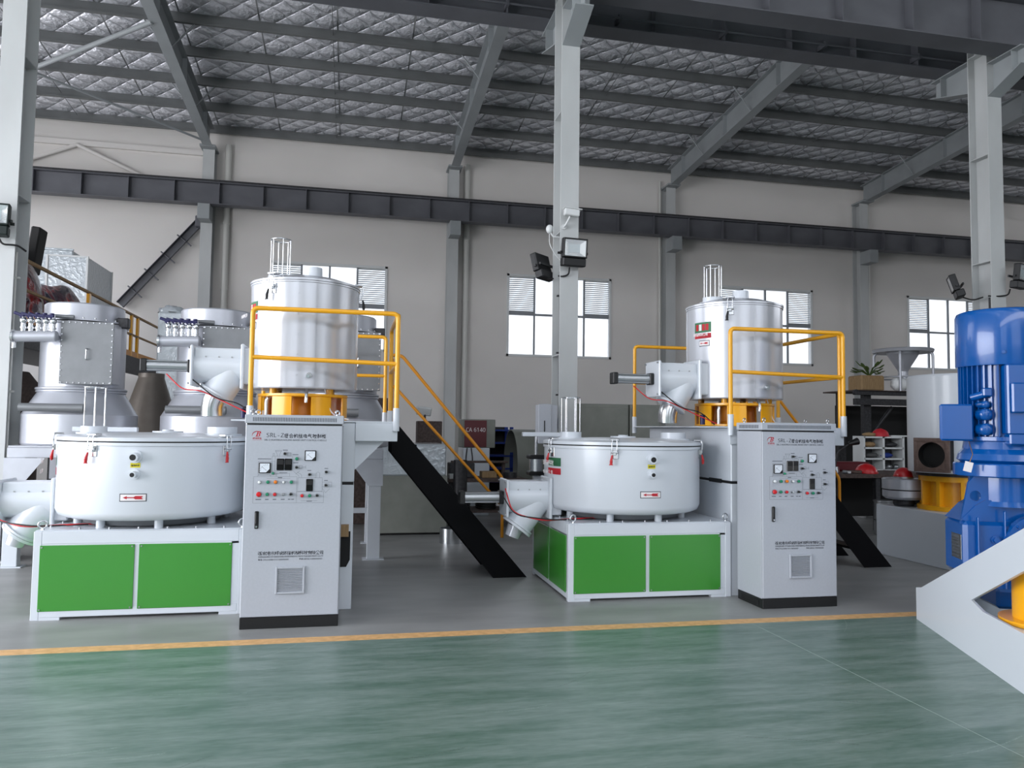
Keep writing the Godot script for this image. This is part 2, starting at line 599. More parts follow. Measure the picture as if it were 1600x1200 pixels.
func make_materials() -> void:
	M.wall = worn(Color(0.88, 0.865, 0.85), 0.05, 0.85, 0.0, V(0.05, 0.07, 0.05), 2, 0.02)
	M.bare_wall = worn(Color(0.45, 0.44, 0.42), 0.08, 0.85, 0.0, V(0.05, 0.07, 0.05), 3, 0.02)
	M.slab = worn(Color(0.60, 0.60, 0.595), 0.14, 0.4, 0.0, V(0.16, 0.3, 0.42), 3, 0.018)
	M.green_floor = paint(Color.WHITE, 0.3)
	M.green_floor.albedo_texture = floor_image()
	M.line = worn(Color(0.93, 0.72, 0.47), 0.12, 0.5, 0.0, V(1.5, 1.5, 1.5), 4, 0.03)
	M.steel_paint = worn(Color(0.74, 0.75, 0.75), 0.06, 0.5, 0.0, V(0.3, 0.12, 0.3), 6, 0.02)
	M.girder = worn(Color(0.37, 0.375, 0.4), 0.08, 0.55, 0.0, V(0.2, 0.3, 0.2), 8, 0.02)
	M.rafter = worn(Color(0.6, 0.62, 0.63), 0.06, 0.5, 0.0, V(0.2, 0.3, 0.2), 8, 0.02)
	M.purlin = worn(Color(0.45, 0.46, 0.46), 0.08, 0.5, 0.3, V(0.2, 0.3, 0.2), 9, 0.02)
	M.foil = paint(Color(0.95, 0.955, 0.98), 0.3, 0.45)
	M.foil.normal_enabled = true
	M.foil.normal_texture = quilt()
	M.foil.normal_scale = 5.0
	M.skylight = paint(Color(0.95, 0.97, 1.0), 0.5)
	M.skylight.emission_enabled = true
	M.skylight.emission = Color(0.93, 0.97, 1.0)
	M.skylight.emission_energy_multiplier = 1.0
	M.roof = paint(Color(0.5, 0.55, 0.6), 0.6)
	M.pvc = paint(Color(0.8, 0.8, 0.78), 0.4)
	M.frame = paint(Color(0.82, 0.83, 0.83), 0.4)
	M.mullion = paint(Color(0.52, 0.54, 0.56), 0.45)
	M.louvre = paint(Color(0.8, 0.82, 0.83), 0.45)
	M.glass = paint(Color(0.95, 0.97, 1.0, 0.12), 0.05)
	M.glass.transparency = BaseMaterial3D.TRANSPARENCY_ALPHA
	M.outside = paint(Color(0.92, 0.92, 0.9), 0.8)
	M.white = paint(Color(0.82, 0.84, 0.865), 0.3, 0.0, 0.3)
	M.cabinet = worn(Color(0.70, 0.715, 0.745), 0.02, 0.42, 0.0, V(3, 3, 3), 12, 0.05)
	M.green = paint(Color(0.23, 0.545, 0.19), 0.28, 0.0, 0.3)
	M.black = paint(Color(0.045, 0.047, 0.05), 0.45)
	M.matt_black = paint(Color(0.03, 0.03, 0.033), 0.7)
	M.rubber = paint(Color(0.06, 0.06, 0.065), 0.6)
	M.clad = paint(Color(0.78, 0.79, 0.815), 0.26, 0.3, 0.2)
	M.steel = paint(Color(0.82, 0.83, 0.84), 0.22, 1.0)
	M.dull_steel = paint(Color(0.68, 0.69, 0.7), 0.38, 1.0)
	M.silver = worn(Color(0.74, 0.75, 0.78), 0.03, 0.36, 0.45, V(1, 1, 1), 14, 0.02)
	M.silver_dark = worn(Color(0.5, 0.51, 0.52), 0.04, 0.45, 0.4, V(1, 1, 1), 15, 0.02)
	M.yellow = paint(Color(0.93, 0.66, 0.06), 0.3, 0.0, 0.3)
	M.yellow_dark = paint(Color(0.8, 0.52, 0.06), 0.4)
	M.stair = paint(Color(0.05, 0.05, 0.06), 0.5)
	M.stair.metallic_specular = 0.2
	M.red = paint(Color(0.75, 0.06, 0.1), 0.35, 0.0, 0.3)
	M.print_red = paint(Color(0.72, 0.1, 0.16), 0.6)
	M.maroon = paint(Color(0.36, 0.1, 0.13), 0.5)
	M.joint = paint(Color(0.62, 0.68, 0.65), 0.6)
	M.print_dark = paint(Color(0.16, 0.17, 0.2), 0.6)
	M.print_grey = paint(Color(0.3, 0.32, 0.35), 0.6)
	M.label_white = paint(Color(0.9, 0.88, 0.88), 0.5)
	M.label_yellow = paint(Color(0.85, 0.8, 0.12), 0.5)
	M.label_green = paint(Color(0.18, 0.42, 0.28), 0.5)
	M.btn_red = paint(Color(0.8, 0.08, 0.12), 0.3)
	M.btn_green = paint(Color(0.08, 0.5, 0.36), 0.3)
	M.btn_orange = paint(Color(0.88, 0.48, 0.08), 0.3)
	M.btn_white = paint(Color(0.92, 0.93, 0.93), 0.3)
	M.dial = paint(Color(0.88, 0.9, 0.93), 0.3)
	M.display = paint(Color(0.05, 0.055, 0.06), 0.15)
	M.blue = paint(Color(0.0, 0.315, 0.61), 0.25, 0.0, 0.45)
	M.blue.clearcoat_roughness = 0.06
	M.blue_handle = paint(Color(0.06, 0.06, 0.28), 0.45)
	M.brown = worn(Color(0.42, 0.34, 0.31), 0.15, 0.5, 0.4, V(2, 2, 2), 17, 0.03)
	M.dark_steel = worn(Color(0.22, 0.22, 0.23), 0.15, 0.5, 0.5, V(2, 2, 2), 18, 0.03)
	M.rust = worn(Color(0.3, 0.24, 0.22), 0.2, 0.7, 0.1, V(2, 2, 2), 19, 0.03)
	M.grey_box = worn(Color(0.5, 0.51, 0.48), 0.06, 0.5, 0.0, V(0.6, 0.6, 0.6), 22, 0.02)
	M.grey_dark = worn(Color(0.3, 0.3, 0.3), 0.1, 0.6, 0.0, V(0.8, 0.8, 0.8), 23, 0.02)
	M.film = paint(Color(0.72, 0.75, 0.77), 0.22, 0.12, 0.6)
	M.film.normal_enabled = true
	M.film.normal_texture = wrinkles(40)
	M.film.normal_scale = 0.4
	M.film.uv1_triplanar = true
	M.film.uv1_scale = V(1.1, 1.1, 1.1)
	M.bundle = paint(Color.WHITE, 0.2, 0.0, 0.6)
	var bt := noise_tex(0.012, Color(0.1, 0.1, 0.2), Color(0.55, 0.06, 0.1), 31, 256, 2)
	bt.color_ramp.add_point(0.42, Color(0.1, 0.13, 0.24))
	bt.color_ramp.add_point(0.5, Color(0.5, 0.05, 0.12))
	bt.color_ramp.add_point(0.62, Color(0.62, 0.12, 0.12))
	bt.color_ramp.add_point(0.68, Color(0.75, 0.72, 0.72))
	bt.color_ramp.add_point(0.72, Color(0.14, 0.12, 0.2))
	M.bundle.albedo_texture = bt
	M.bundle.uv1_triplanar = true
	M.bundle.uv1_scale = V(0.6, 0.6, 0.6)
	M.bundle.normal_enabled = true
	M.bundle.normal_texture = wrinkles(41)
	M.bundle.normal_scale = 1.2
	M.taupe = worn(Color(0.43, 0.4, 0.37), 0.08, 0.45, 0.3, V(1, 1, 1), 27, 0.02)
	M.wood = worn(Color(0.62, 0.5, 0.34), 0.15, 0.7, 0.0, V(3, 0.6, 3), 25, 0.03)
	M.blue_cloth = paint(Color(0.1, 0.2, 0.5), 0.8)
	M.brass = paint(Color(0.75, 0.55, 0.3), 0.3, 1.0)
	M.leaf = paint(Color(0.28, 0.36, 0.16), 0.7)
	M.lens = paint(Color(0.62, 0.68, 0.68), 0.12)
	M.lamp_body = paint(Color(0.06, 0.065, 0.075), 0.5)
	M.lamp_green = paint(Color(0.07, 0.12, 0.11), 0.5)
	M.reflector = paint(Color(0.9, 0.91, 0.9), 0.2, 0.9)

func wrinkles(seed_at: int) -> NoiseTexture2D:
	var f := FastNoiseLite.new()
	f.seed = seed_at
	f.frequency = 0.018
	f.fractal_type = FastNoiseLite.FRACTAL_RIDGED
	f.fractal_octaves = 4
	var t := NoiseTexture2D.new()
	t.width = 256
	t.height = 256
	t.seamless = true
	t.as_normal_map = true
	t.bump_strength = 6.0
	t.noise = f
	return t

# ---------------------------------------------------------------- hall
const WALL_Z := -21.85
const EAVE := 9.72                     # underside of the roofing where it meets the back wall
const SLOPE := 0.0834
const RIDGE_Z := -2.0
const WIN := [[-2.25, 0.95], [4.42, 7.64], [11.13, 14.42], [17.9, 21.1]]
const WIN_LO := 3.66
const WIN_HI := 6.1

func plane_uv(s: Shape, x0: float, x1: float, z0: float, z1: float, y: float, k: float) -> void:
	s.quv(V(x0, y, z0), V(x1, y, z0), V(x1, y, z1), V(x0, y, z1), Vector3.UP, Vector2(x0 + 5.0, z0) / k, Vector2(x1 + 5.0, z0) / k, Vector2(x1 + 5.0, z1) / k, Vector2(x0 + 5.0, z1) / k)

func build_hall() -> void:
	var fl := setting("floor")
	part(fl, "slab", S().box(V(-11, -0.3, -22.2), V(36.4, -0.012, 9.2)), M.slab)
	var s := S()
	s.box(V(-11, -0.012, -22.2), V(36.4, 0.0, -5.93))
	part(fl, "concrete_bay", s, M.slab)
	s = S()
	plane_uv(s, -11, 36.4, -5.79, 9.2, 0.0, 12.0)
	s.box(V(-11, -0.012, -5.79), V(36.4, -0.0005, 9.2))
	part(fl, "green_coating", s, M.green_floor)
	part(fl, "marking_line", S().box(V(-11, -0.012, -5.93), V(36.4, 0.0, -5.79)), M.line)
	part(fl, "floor_joint", S().box(V(3.24, -0.004, -5.79), V(3.2435, 0.0006, 9.2)), M.joint)
	# back wall with its four window openings
	s = S()
	var z0 := WALL_Z - 0.25
	s.box(V(-11, -0.05, z0), V(36.4, WIN_LO, WALL_Z))
	s.box(V(-11, WIN_HI, z0), V(36.4, EAVE + 0.3, WALL_Z))
	var x := -11.0
	for w in WIN:
		s.box(V(x, WIN_LO, z0), V(w[0], WIN_HI, WALL_Z))
		x = w[1]
	s.box(V(x, WIN_LO, z0), V(36.4, WIN_HI, WALL_Z))
	shell("wall_back", s, M.wall)
	# left gable wall with a wide open doorway
	s = S()
	s.box(V(-11.05, -0.05, -22.1), V(-10.8, 3.7, -9.4))
	s.box(V(-11.05, 8.7, -22.1), V(-10.8, 11.6, -9.4))
	s.box(V(-11.05, 3.7, -22.1), V(-10.8, 8.7, -20.5))
	s.box(V(-11.05, 3.7, -12.1), V(-10.8, 8.7, -9.4))
	s.box(V(-11.05, 5.8, -9.4), V(-10.8, 11.6, 3.4))
	s.box(V(-11.05, -0.05, 3.4), V(-10.8, 11.6, 9.2))
	shell("wall_left", s, M.wall)
	s = S()
	s.box(V(36.2, -0.05, -22.1), V(36.45, 7.6, 9.2))
	s.box(V(36.2, 9.6, -22.1), V(36.45, 11.6, 9.2))
	s.box(V(36.2, 7.6, -22.1), V(36.45, 9.6, -19.9))
	s.box(V(36.2, 7.6, -2.1), V(36.45, 9.6, 9.2))
	shell("wall_right", s, M.bare_wall)
	# front wall behind the camera with three doorways
	s = S()
	x = -11.05
	for c in DOORS:
		s.box(V(x, -0.05, 9.0), V(c - 2.9, 7.4, 9.25))
		x = c + 2.9
	s.box(V(x, -0.05, 9.0), V(36.45, 7.4, 9.25))
	s.box(V(-11.05, 7.4, 9.0), V(36.45, 7.9, 9.25))
	s.box(V(-11.05, 9.5, 9.0), V(36.45, 11.6, 9.25))
	s.box(V(-11.05, 7.9, 9.0), V(-9.6, 9.5, 9.25))
	s.box(V(24.6, 7.9, 9.0), V(36.45, 9.5, 9.25))
	shell("wall_front", s, M.bare_wall)
	# horizontal tie and raking struts of the end bay, against the back wall
	s = S().box(V(-10.8, 8.86, WALL_Z), V(-4.05, 9.0, WALL_Z + 0.1))
	shell("trim_1", s, M.wall)
	s = S().tube([V(-7.2, 8.86, WALL_Z + 0.13), V(-4.6, 7.72, WALL_Z + 0.13)], 0.05)
	shell("trim_2", s, M.wall)
	s = S().tube([V(-7.2, 8.86, WALL_Z + 0.13), V(-9.8, 7.72, WALL_Z + 0.13)], 0.05)
	shell("trim_3", s, M.wall)

func roof_y(z: float) -> float:
	return EAVE + SLOPE * (z - WALL_Z) if z < RIDGE_Z else EAVE + SLOPE * (2.0 * RIDGE_Z - z - WALL_Z)

func build_roof() -> void:
	var c := setting("ceiling")
	var s := S()
	var nn := V(0, -1, SLOPE).normalized()
	var y0 := roof_y(WALL_Z)
	var y1 := roof_y(RIDGE_Z)
	var y2 := roof_y(9.2)
	var len := (RIDGE_Z - WALL_Z)
	s.quv(V(-11, y0, WALL_Z), V(36.4, y0, WALL_Z), V(36.4, y1, RIDGE_Z), V(-11, y1, RIDGE_Z), nn, Vector2(0, 0), Vector2(47.4 / 1.15, 0), Vector2(47.4 / 1.15, len / 1.15), Vector2(0, len / 1.15))
	s.quv(V(-11, y1, RIDGE_Z), V(36.4, y1, RIDGE_Z), V(36.4, y2, 9.2), V(-11, y2, 9.2), V(0, -1, -SLOPE).normalized(), Vector2(0, 0), Vector2(47.4 / 1.15, 0), Vector2(47.4 / 1.15, 11.2 / 1.15), Vector2(0, 11.2 / 1.15))
	part(c, "foil_insulation", s, M.foil)
	s = S()
	s.prism([Vector2(WALL_Z - 0.3, y0), Vector2(RIDGE_Z, y1 + 0.025), Vector2(9.3, y2), Vector2(9.3, y2 + 0.3), Vector2(RIDGE_Z, y1 + 0.3), Vector2(WALL_Z - 0.3, y0 + 0.3)], -11.05, 36.45, Transform3D(Basis(V(0, 0, 1), V(0, 1, 0), V(-1, 0, 0)), V(25.4, 0, 0)))
	for sx in SKYLIGHTS:
		var p := S()
		p.prism([Vector2(-1.6, roof_y(-1.6) - 0.27), Vector2(6.6, roof_y(6.6) - 0.27), Vector2(6.6, roof_y(6.6) - 0.3), Vector2(-1.6, roof_y(-1.6) - 0.3)], -0.88, 0.88, Transform3D(Basis(V(0, 0, 1), V(0, 1, 0), V(-1, 0, 0)), V(sx, 0, 0)))
		part(c, "skylight_panel", p, M.skylight)
	part(c, "roof_sheet", s, M.roof)
	# overlap tape of the foil rolls
	s = S()
	var x := -10.2
	while x < 36:
		var w := 0.03
		s.quad(V(x, y0 - 0.004, WALL_Z), V(x + w, y0 - 0.004, WALL_Z), V(x + w, y1 - 0.004, RIDGE_Z), V(x, y1 - 0.004, RIDGE_Z), nn)
		x += 1.62
	bulk(part(c, "seam_tape", s, M.dull_steel))
	# Z purlins
	var z := WALL_Z + 0.12
	while z < 8.5:
		var y := roof_y(z)
		s = S()
		s.box(V(-10.8, y - 0.24, z - 0.006), V(36.2, y, z + 0.006))
		s.box(V(-10.8, y - 0.245, z - 0.005), V(36.2, y - 0.233, z + 0.075))
		s.box(V(-10.8, y - 0.233, z + 0.065), V(36.2, y - 0.21, z + 0.075))
		s.box(V(-10.8, y - 0.012, z - 0.075), V(36.2, y, z))
		part(c, "purlin", s, M.purlin)
		z += 1.27
	# rafters: tapered plate girders with stiffeners and fly braces to the purlins
	for cx in [-10.52, -3.88, 2.76, 9.40, 16.04, 22.68]:
		var zb := WALL_Z + 0.4
		var ze := -1.0
		var bot := func(zz: float) -> float: return roof_y(zz) - 0.25 - 0.55 - 0.006 * (zz - zb)
		var tr := Transform3D(Basis(V(0, 0, 1), V(0, 1, 0), V(-1, 0, 0)), V(cx, 0, 0))
		s = S()
		s.prism([Vector2(zb, bot.call(zb)), Vector2(ze, bot.call(ze)), Vector2(ze, roof_y(ze) - 0.25), Vector2(zb, roof_y(zb) - 0.25)], -0.006, 0.006, tr)
		s.prism([Vector2(zb - 0.3, bot.call(zb - 0.3) - 0.016), Vector2(ze, bot.call(ze) - 0.016), Vector2(ze, bot.call(ze)), Vector2(zb - 0.3, bot.call(zb - 0.3))], -0.12, 0.12, tr)
		s.prism([Vector2(zb, roof_y(zb) - 0.266), Vector2(ze, roof_y(ze) - 0.266), Vector2(ze, roof_y(ze) - 0.25), Vector2(zb, roof_y(zb) - 0.25)], -0.12, 0.12, tr)
		var r := part(c, "rafter", s, M.rafter)
		z = WALL_Z + 0.12 + 1.27
		var k := 0
		while z < -6.0:
			if k % 2 == 1:
				for e in [-1.0, 1.0]:
					var st := S()
					st.tube([V(cx + e * 0.04, bot.call(z) + 0.03, z), V(cx + e * 0.5, roof_y(z) - 0.23, z)], 0.018, 6)
					part(r, "fly_brace", st, M.rafter)
			if k % 2 == 0:
				part(r, "stiffener", S().box(V(cx - 0.115, bot.call(z), z - 0.005), V(cx + 0.115, roof_y(z) - 0.266, z + 0.005)), M.rafter)
			z += 1.27
			k += 1
	# wind bracing of the end bay
	for e in [[V(-3.95, 8.98, -20.9), V(-10.4, 9.33, -14.6)], [V(-3.95, 9.35, -15.6), V(-10.4, 8.9, -20.6)], [V(-3.95, 9.42, -14.9), V(-10.4, 9.95, -8.5)]]:
		part(c, "wind_brace", S().tube(e, 0.05 if e[0].z > -16.0 and e[0].z < -15.2 else 0.03, 8), M.rafter)
	# sag rods between purlins
	s = S()
	for cx in [-7.2, -0.56, 6.08, 12.72]:
		s.tube([V(cx, roof_y(-21.6) - 0.12, -21.6), V(cx, roof_y(-6.0) - 0.12, -6.0)], 0.008, 5)
	bulk(part(c, "sag_rods", s, M.purlin))

func i_column(x: float, zf: float, depth: float, w: float, y1: float, called: String, label: String, group: String, step: float) -> Node3D:
	var o := thing(called, V(x, 0, zf - depth / 2), label, "column", group)
	part(o, "front_flange", S().box(V(x - w / 2, 0.02, zf - 0.016), V(x + w / 2, y1, zf), 0.002), M.steel_paint)
	part(o, "back_flange", S().box(V(x - w / 2, 0.02, zf - depth), V(x + w / 2, y1, zf - depth + 0.016), 0.002), M.steel_paint)
	part(o, "web", S().box(V(x - 0.006, 0.02, zf - depth + 0.016), V(x + 0.006, y1, zf - 0.016)), M.steel_paint)
	part(o, "base_plate", S().box(V(x - w / 2 - 0.06, 0, zf - depth - 0.06), V(x + w / 2 + 0.06, 0.02, zf + 0.06)), M.steel_paint)
	var y := 0.9
	while step > 0 and y < y1 - 0.3:
		for e in [-1.0, 1.0]:
			part(o, "stiffener", S().box(V(x + e * 0.006, y, zf - depth + 0.016), V(x + e * (w / 2 - 0.004), y + 0.012, zf - 0.016)), M.steel_paint)
		y += step
	return o

func build_columns() -> void:
	var lab := ["grey steel I-column at the left edge, with a floodlight and conduit", "grey steel I-column in the middle carrying a security camera and a floodlight", "grey steel I-column behind the blue gearmotor"]
	for i in 3:
		var x: float = COL_X[i]
		var o := i_column(x, -9.55, 0.37, 0.25, 9.86, "steel_column", lab[i], "columns down the middle of the hall", 1.62)
		# brackets that carry the two crane girders
		for e in [[-9.92, -10.7, 7.36], [-9.55, -8.95, 7.16]]:
			var za: float = e[0]
			var zb: float = e[1]
			var top: float = e[2]
			var sg := signf(zb - za)
			var br := part(o, "girder_bracket", S().box(V(x - 0.12, top - 0.014, minf(za, zb)), V(x + 0.12, top, maxf(za, zb))), M.rafter)
			var tr := Transform3D(Basis(V(0, 0, 1), V(0, 1, 0), V(-1, 0, 0)), V(x, 0, 0))
			part(br, "bracket_web", S().prism([Vector2(za, top - 0.014), Vector2(zb, top - 0.014), Vector2(zb, top - 0.26), Vector2(za, top - 0.5)], -0.006, 0.006, tr), M.rafter)
			part(br, "bracket_flange", S().prism([Vector2(za, top - 0.5), Vector2(zb, top - 0.26), Vector2(zb, top - 0.274), Vector2(za, top - 0.514)], -0.12, 0.12, tr), M.rafter)
			part(br, "stiffener", S().box(V(x - 0.115, top - 0.32, lerpf(za, zb, 0.72) - 0.006), V(x + 0.115, top - 0.014, lerpf(za, zb, 0.72) + 0.006)), M.rafter)
			if sg > 0: pass
	var wl := ["wall column behind the left mixer, with a cable tray leaning on it", "wall column between the first and second window", "wall column between the second and third window", "wall column between the third and fourth window"]
	for i in 4:
		var x: float = COL_X[i]
		var o := i_column(x, -21.46, 0.38, 0.3, 8.98, "wall_column", wl[i], "columns along the back wall", 0.0)
		part(o, "crane_bracket", S().box(V(x - 0.15, 6.93, -21.46), V(x + 0.15, 7.33, -20.98), 0.004), M.rafter)
		part(o, "cap_plate", S().box(V(x - 0.2, 8.94, -21.8), V(x + 0.2, 8.99, -21.2)), M.rafter)

func girder(called: String, label: String, z: float, y0: float, y1: float, x0: float, x1: float, step: float, fw: float) -> Node3D:
	var o := thing(called, V((x0 + x1) / 2, y0, z), label, "girder")
	part(o, "web", S().box(V(x0, y0 + 0.016, z - 0.006), V(x1, y1 - 0.016, z + 0.006)), M.girder)
	part(o, "bottom_flange", S().box(V(x0, y0, z - fw / 2), V(x1, y0 + 0.018, z + fw / 2)), M.girder)
	part(o, "top_flange", S().box(V(x0, y1 - 0.018, z - fw / 2), V(x1, y1, z + fw / 2)), M.girder)
	part(o, "rail", S().box(V(x0, y1, z - 0.03), V(x1, y1 + 0.09, z + 0.03)), M.dark_steel)
	var st := S().box(V(-0.005, y0 + 0.018, 0.006), V(0.005, y1 - 0.018, fw / 2 - 0.01)).mesh(V(0, y0, 0))
	var x := x0 + step * 0.5
	while x < x1:
		put(o, "stiffener", st, M.girder, Transform3D(Basis(), V(x - (x0 + x1) / 2, 0, 0)))
		x += step
	return o

func build_girders() -> void:
	girder("crane_girder", "long grey crane girder running along the back wall above the windows", -21.12, 7.33, 7.92, -10.7, 23.0, 1.107, 0.3)
	var o := girder("crane_girder", "dark crane girder on the back brackets of the middle columns", -10.4, 7.36, 8.06, -10.7, 20.0, 1.107, 0.34)
	var bar := part(o, "conductor_bar", S().tube([V(-10.7, 7.5, -10.2), V(20.0, 7.5, -10.2)], 0.018, 6), M.girder)
	for i in 19:
		part(bar, "clip", S().box(V(-9.6 + i * 1.66 - 0.02, 7.47, -10.39), V(-9.6 + i * 1.66 + 0.02, 7.55, -10.18)), M.girder)
	girder("crane_girder", "front crane girder crossing the top right corner of the picture", -9.18, 7.16, 7.92, -10.7, 20.0, 1.107, 0.36)

func build_windows() -> void:
	# each: four lights wide, two high; the outer upper lights are louvres
	var slat := S()
	slat.t = Transform3D(Basis(V(1, 0, 0), deg_to_rad(40.0)), Vector3.ZERO)
	slat.cbox(V(0, 0, 0), V(0.78, 0.006, 0.07))
	var slat_mesh := slat.mesh()
	for i in 4:
		var x0: float = WIN[i][0]
		var x1: float = WIN[i][1]
		var w := setting("window_%d" % (i + 1))
		origin[w] = V((x0 + x1) / 2, WIN_LO, WALL_Z)
		w.position = origin[w]
		var z := WALL_Z - 0.04
		var f := S()
		for e in [[x0, WIN_LO, x1, WIN_LO + 0.07], [x0, WIN_HI - 0.07, x1, WIN_HI], [x0, WIN_LO, x0 + 0.07, WIN_HI], [x1 - 0.07, WIN_LO, x1, WIN_HI]]:
			f.box(V(e[0], e[1], z - 0.06), V(e[2], e[3], z + 0.07), 0.004)
		part(w, "window_frame", f, M.frame)
		var ym := WIN_LO + (WIN_HI - WIN_LO) * 0.515
		var xs := [x0 + 0.07, x0 + (x1 - x0) * 0.262, (x0 + x1) / 2, x1 - (x1 - x0) * 0.262, x1 - 0.07]
		for k in [1, 2, 3]:
			part(w, "mullion", S().box(V(xs[k] - 0.025, WIN_LO + 0.07, z - 0.03), V(xs[k] + 0.025, WIN_HI - 0.07, z + 0.03)), M.mullion)
		part(w, "transom", S().box(V(x0 + 0.07, ym - 0.03, z - 0.03), V(x1 - 0.07, ym + 0.03, z + 0.032)), M.mullion)
		for k in 4:
			for row in 2:
				var lo := WIN_LO + 0.07 if row == 0 else ym + 0.03
				var hi := ym - 0.03 if row == 0 else WIN_HI - 0.07
				if row == 1 and (k == 0 or k == 3):
					var a: float = xs[k] + (0.0 if k == 0 else 0.025)
					var b: float = xs[k + 1] - (0.025 if k == 0 else 0.0)
					part(w, "louvre_rail", S().box(V(a, lo, z - 0.03), V(b, lo + 0.07, z + 0.035)), M.mullion)
					var n := 17
					for j in n:
						var y := lerpf(lo + 0.11, hi - 0.03, j / float(n - 1))
						put(w, "slat", slat_mesh, M.louvre, Transform3D(Basis.from_scale(V((b - a) / 0.78, 1, 1)), V((a + b) / 2, y, z) - origin[w]))
				else:
					part(w, "pane", S().box(V(xs[k] + 0.01, lo, z - 0.004), V(xs[k + 1] - 0.01, hi, z + 0.002)), M.glass)

# ---------------------------------------------------------------- the two mixing sets
# spring toggle latch at azimuth a on a drum of radius r; y is the seam; red or black grip below
func latch(o: Node3D, c: Vector3, r: float, a: float, y: float, grip: Material, drop := 0.085) -> void:
	var f := Transform3D(Basis(Vector3.UP, a), c + V(sin(a), 0, cos(a)) * r)
	var s := S()
	s.t = f
	s.cbox(V(0, y - 0.075, 0.004), V(0.07, 0.09, 0.008), 0.003)
	s.cbox(V(0, y - 0.06, 0.02), V(0.034, 0.05, 0.03), 0.004)
	s.cbox(V(0, y + 0.055, -0.005), V(0.085, 0.016, 0.07), 0.004)
	s.tube([V(-0.022, y - 0.06, 0.03), V(-0.024, y + 0.02, 0.036), V(-0.018, y + 0.062, 0.024)], 0.0045, 6)
	s.tube([V(0.022, y - 0.06, 0.03), V(0.024, y + 0.02, 0.036), V(0.018, y + 0.062, 0.024)], 0.0045, 6)
	s.cyl(V(-0.03, y - 0.06, 0.03), V(0.03, y - 0.06, 0.03), 0.009, -1, 8)
	var l := part(o, "latch", s, M.steel)
	s = S()
	s.t = f
	s.cyl(V(-0.02, y - 0.085, 0.035), V(-0.028, y - 0.085 - drop * 0.6, 0.045), 0.007, 0.013, 8)
	s.cyl(V(-0.028, y - 0.085 - drop * 0.6, 0.045), V(-0.03, y - 0.085 - drop, 0.045), 0.014, 0.012, 8)
	s.cbox(V(-0.03, y - 0.087 - drop, 0.045), V(0.036, 0.008, 0.01), 0.002)
	part(l, "grip", s, grip)

# wire cage over an inlet: rods with hoops
func cage(o: Node3D, c: Vector3, r: float, y0: float, y1: float) -> void:
	var s := S()
	for i in 6:
		var a := TAU * (i + 0.3) / 6
		s.tube([c + V(sin(a) * r, y0, cos(a) * r), c + V(sin(a) * r, y1, cos(a) * r)], 0.0055, 6)
	s.ring(c + V(0, y1, 0), Vector3.UP, r, 0.006, 24, 6)
	part(o, "guard_cage", s, M.steel)

# pneumatic discharge valve: housing, end plate, air cylinder along -X and a chute that drops to the left
func discharge(o: Node3D, right: Vector3, y: float, plate_x: float, tip_x: float, hr: float, chute_end: Vector3, cyl_r: float) -> Node3D:
	# housing: a lying drum between the plates
	var s := S()
	var x0 := plate_x
	var z := right.z
	s.cyl(V(x0, y, z), V(right.x, y, z), hr, -1, 28)
	s.box(V(x0 + 0.01, y + hr * 0.2, z - hr * 0.86), V(right.x, y + hr + 0.012, z + hr * 0.86), 0.012)
	var h := part(o, "discharge_housing", s, M.white)
	s = S()
	s.box(V(x0 - 0.014, y - hr - 0.03, z - hr - 0.03), V(x0 + 0.012, y + hr + 0.03, z + hr + 0.03), 0.008)
	part(h, "end_plate", s, M.white)
	s = S()
	s.box(V(right.x - 0.03, y - hr - 0.05, z - hr - 0.04), V(right.x + 0.0, y + hr + 0.05, z + hr + 0.04), 0.008)
	part(h, "mounting_flange", s, M.white)
	s = S()
	for e in [[-1, -1], [1, -1], [-1, 1], [1, 1]]:
		s.cyl(V(x0 - 0.03, y + e[0] * (hr + 0.008), z + e[1] * (hr + 0.008)), V(x0 - 0.01, y + e[0] * (hr + 0.008), z + e[1] * (hr + 0.008)), 0.009, -1, 6)
	for k in 3:
		s.cyl(V(lerpf(x0, right.x, 0.25 + 0.25 * k), y + hr * 0.55, z + hr * 0.83), V(lerpf(x0, right.x, 0.25 + 0.25 * k), y + hr * 0.55, z + hr * 0.9), 0.008, -1, 6)
	bulk(part(h, "bolts", s, M.dull_steel))
	# chute
	var top := V(right.x - hr * 0.62, y + 0.01, z)
	var mid := chute_end
	s = S()
	s.cyl(mid, top, hr * 0.93, hr * 0.98, 32)
	part(o, "discharge_chute", s, M.white)
	s = S()
	var d := (mid - top).normalized()
	s.cyl(mid - d * 0.03, mid - d * 0.012, hr * 0.93 + 0.022, -1, 32)
	s.cyl(mid - d * 0.008, mid + d * 0.016, hr * 0.93 + 0.022, -1, 32)
	part(o, "chute_flange", s, M.white)
	# air cylinder
	var a := V(tip_x, y, z)
	var b := V(x0 - 0.014, y, z)
	s = S()
	s.cyl(a + V(0.05, 0, 0), b - V(0.04, 0, 0), cyl_r, -1, 20)
	for e in [[-1, -1], [1, -1], [-1, 1], [1, 1]]:
		s.cyl(a + V(0.04, e[0] * cyl_r * 0.8, e[1] * cyl_r * 0.8), b + V(-0.03, e[0] * cyl_r * 0.8, e[1] * cyl_r * 0.8), 0.006, -1, 6)
	var ac := part(o, "air_cylinder", s, M.dull_steel)
	s = S()
	s.box(a + V(0, -cyl_r - 0.008, -cyl_r - 0.008), a + V(0.055, cyl_r + 0.008, cyl_r + 0.008), 0.008)
	part(ac, "end_cap", s, M.black)
	s = S()
	s.box(b + V(-0.045, -cyl_r - 0.008, -cyl_r - 0.008), b + V(0, cyl_r + 0.008, cyl_r + 0.008), 0.008)
	part(ac, "end_cap", s, M.black)
	return h

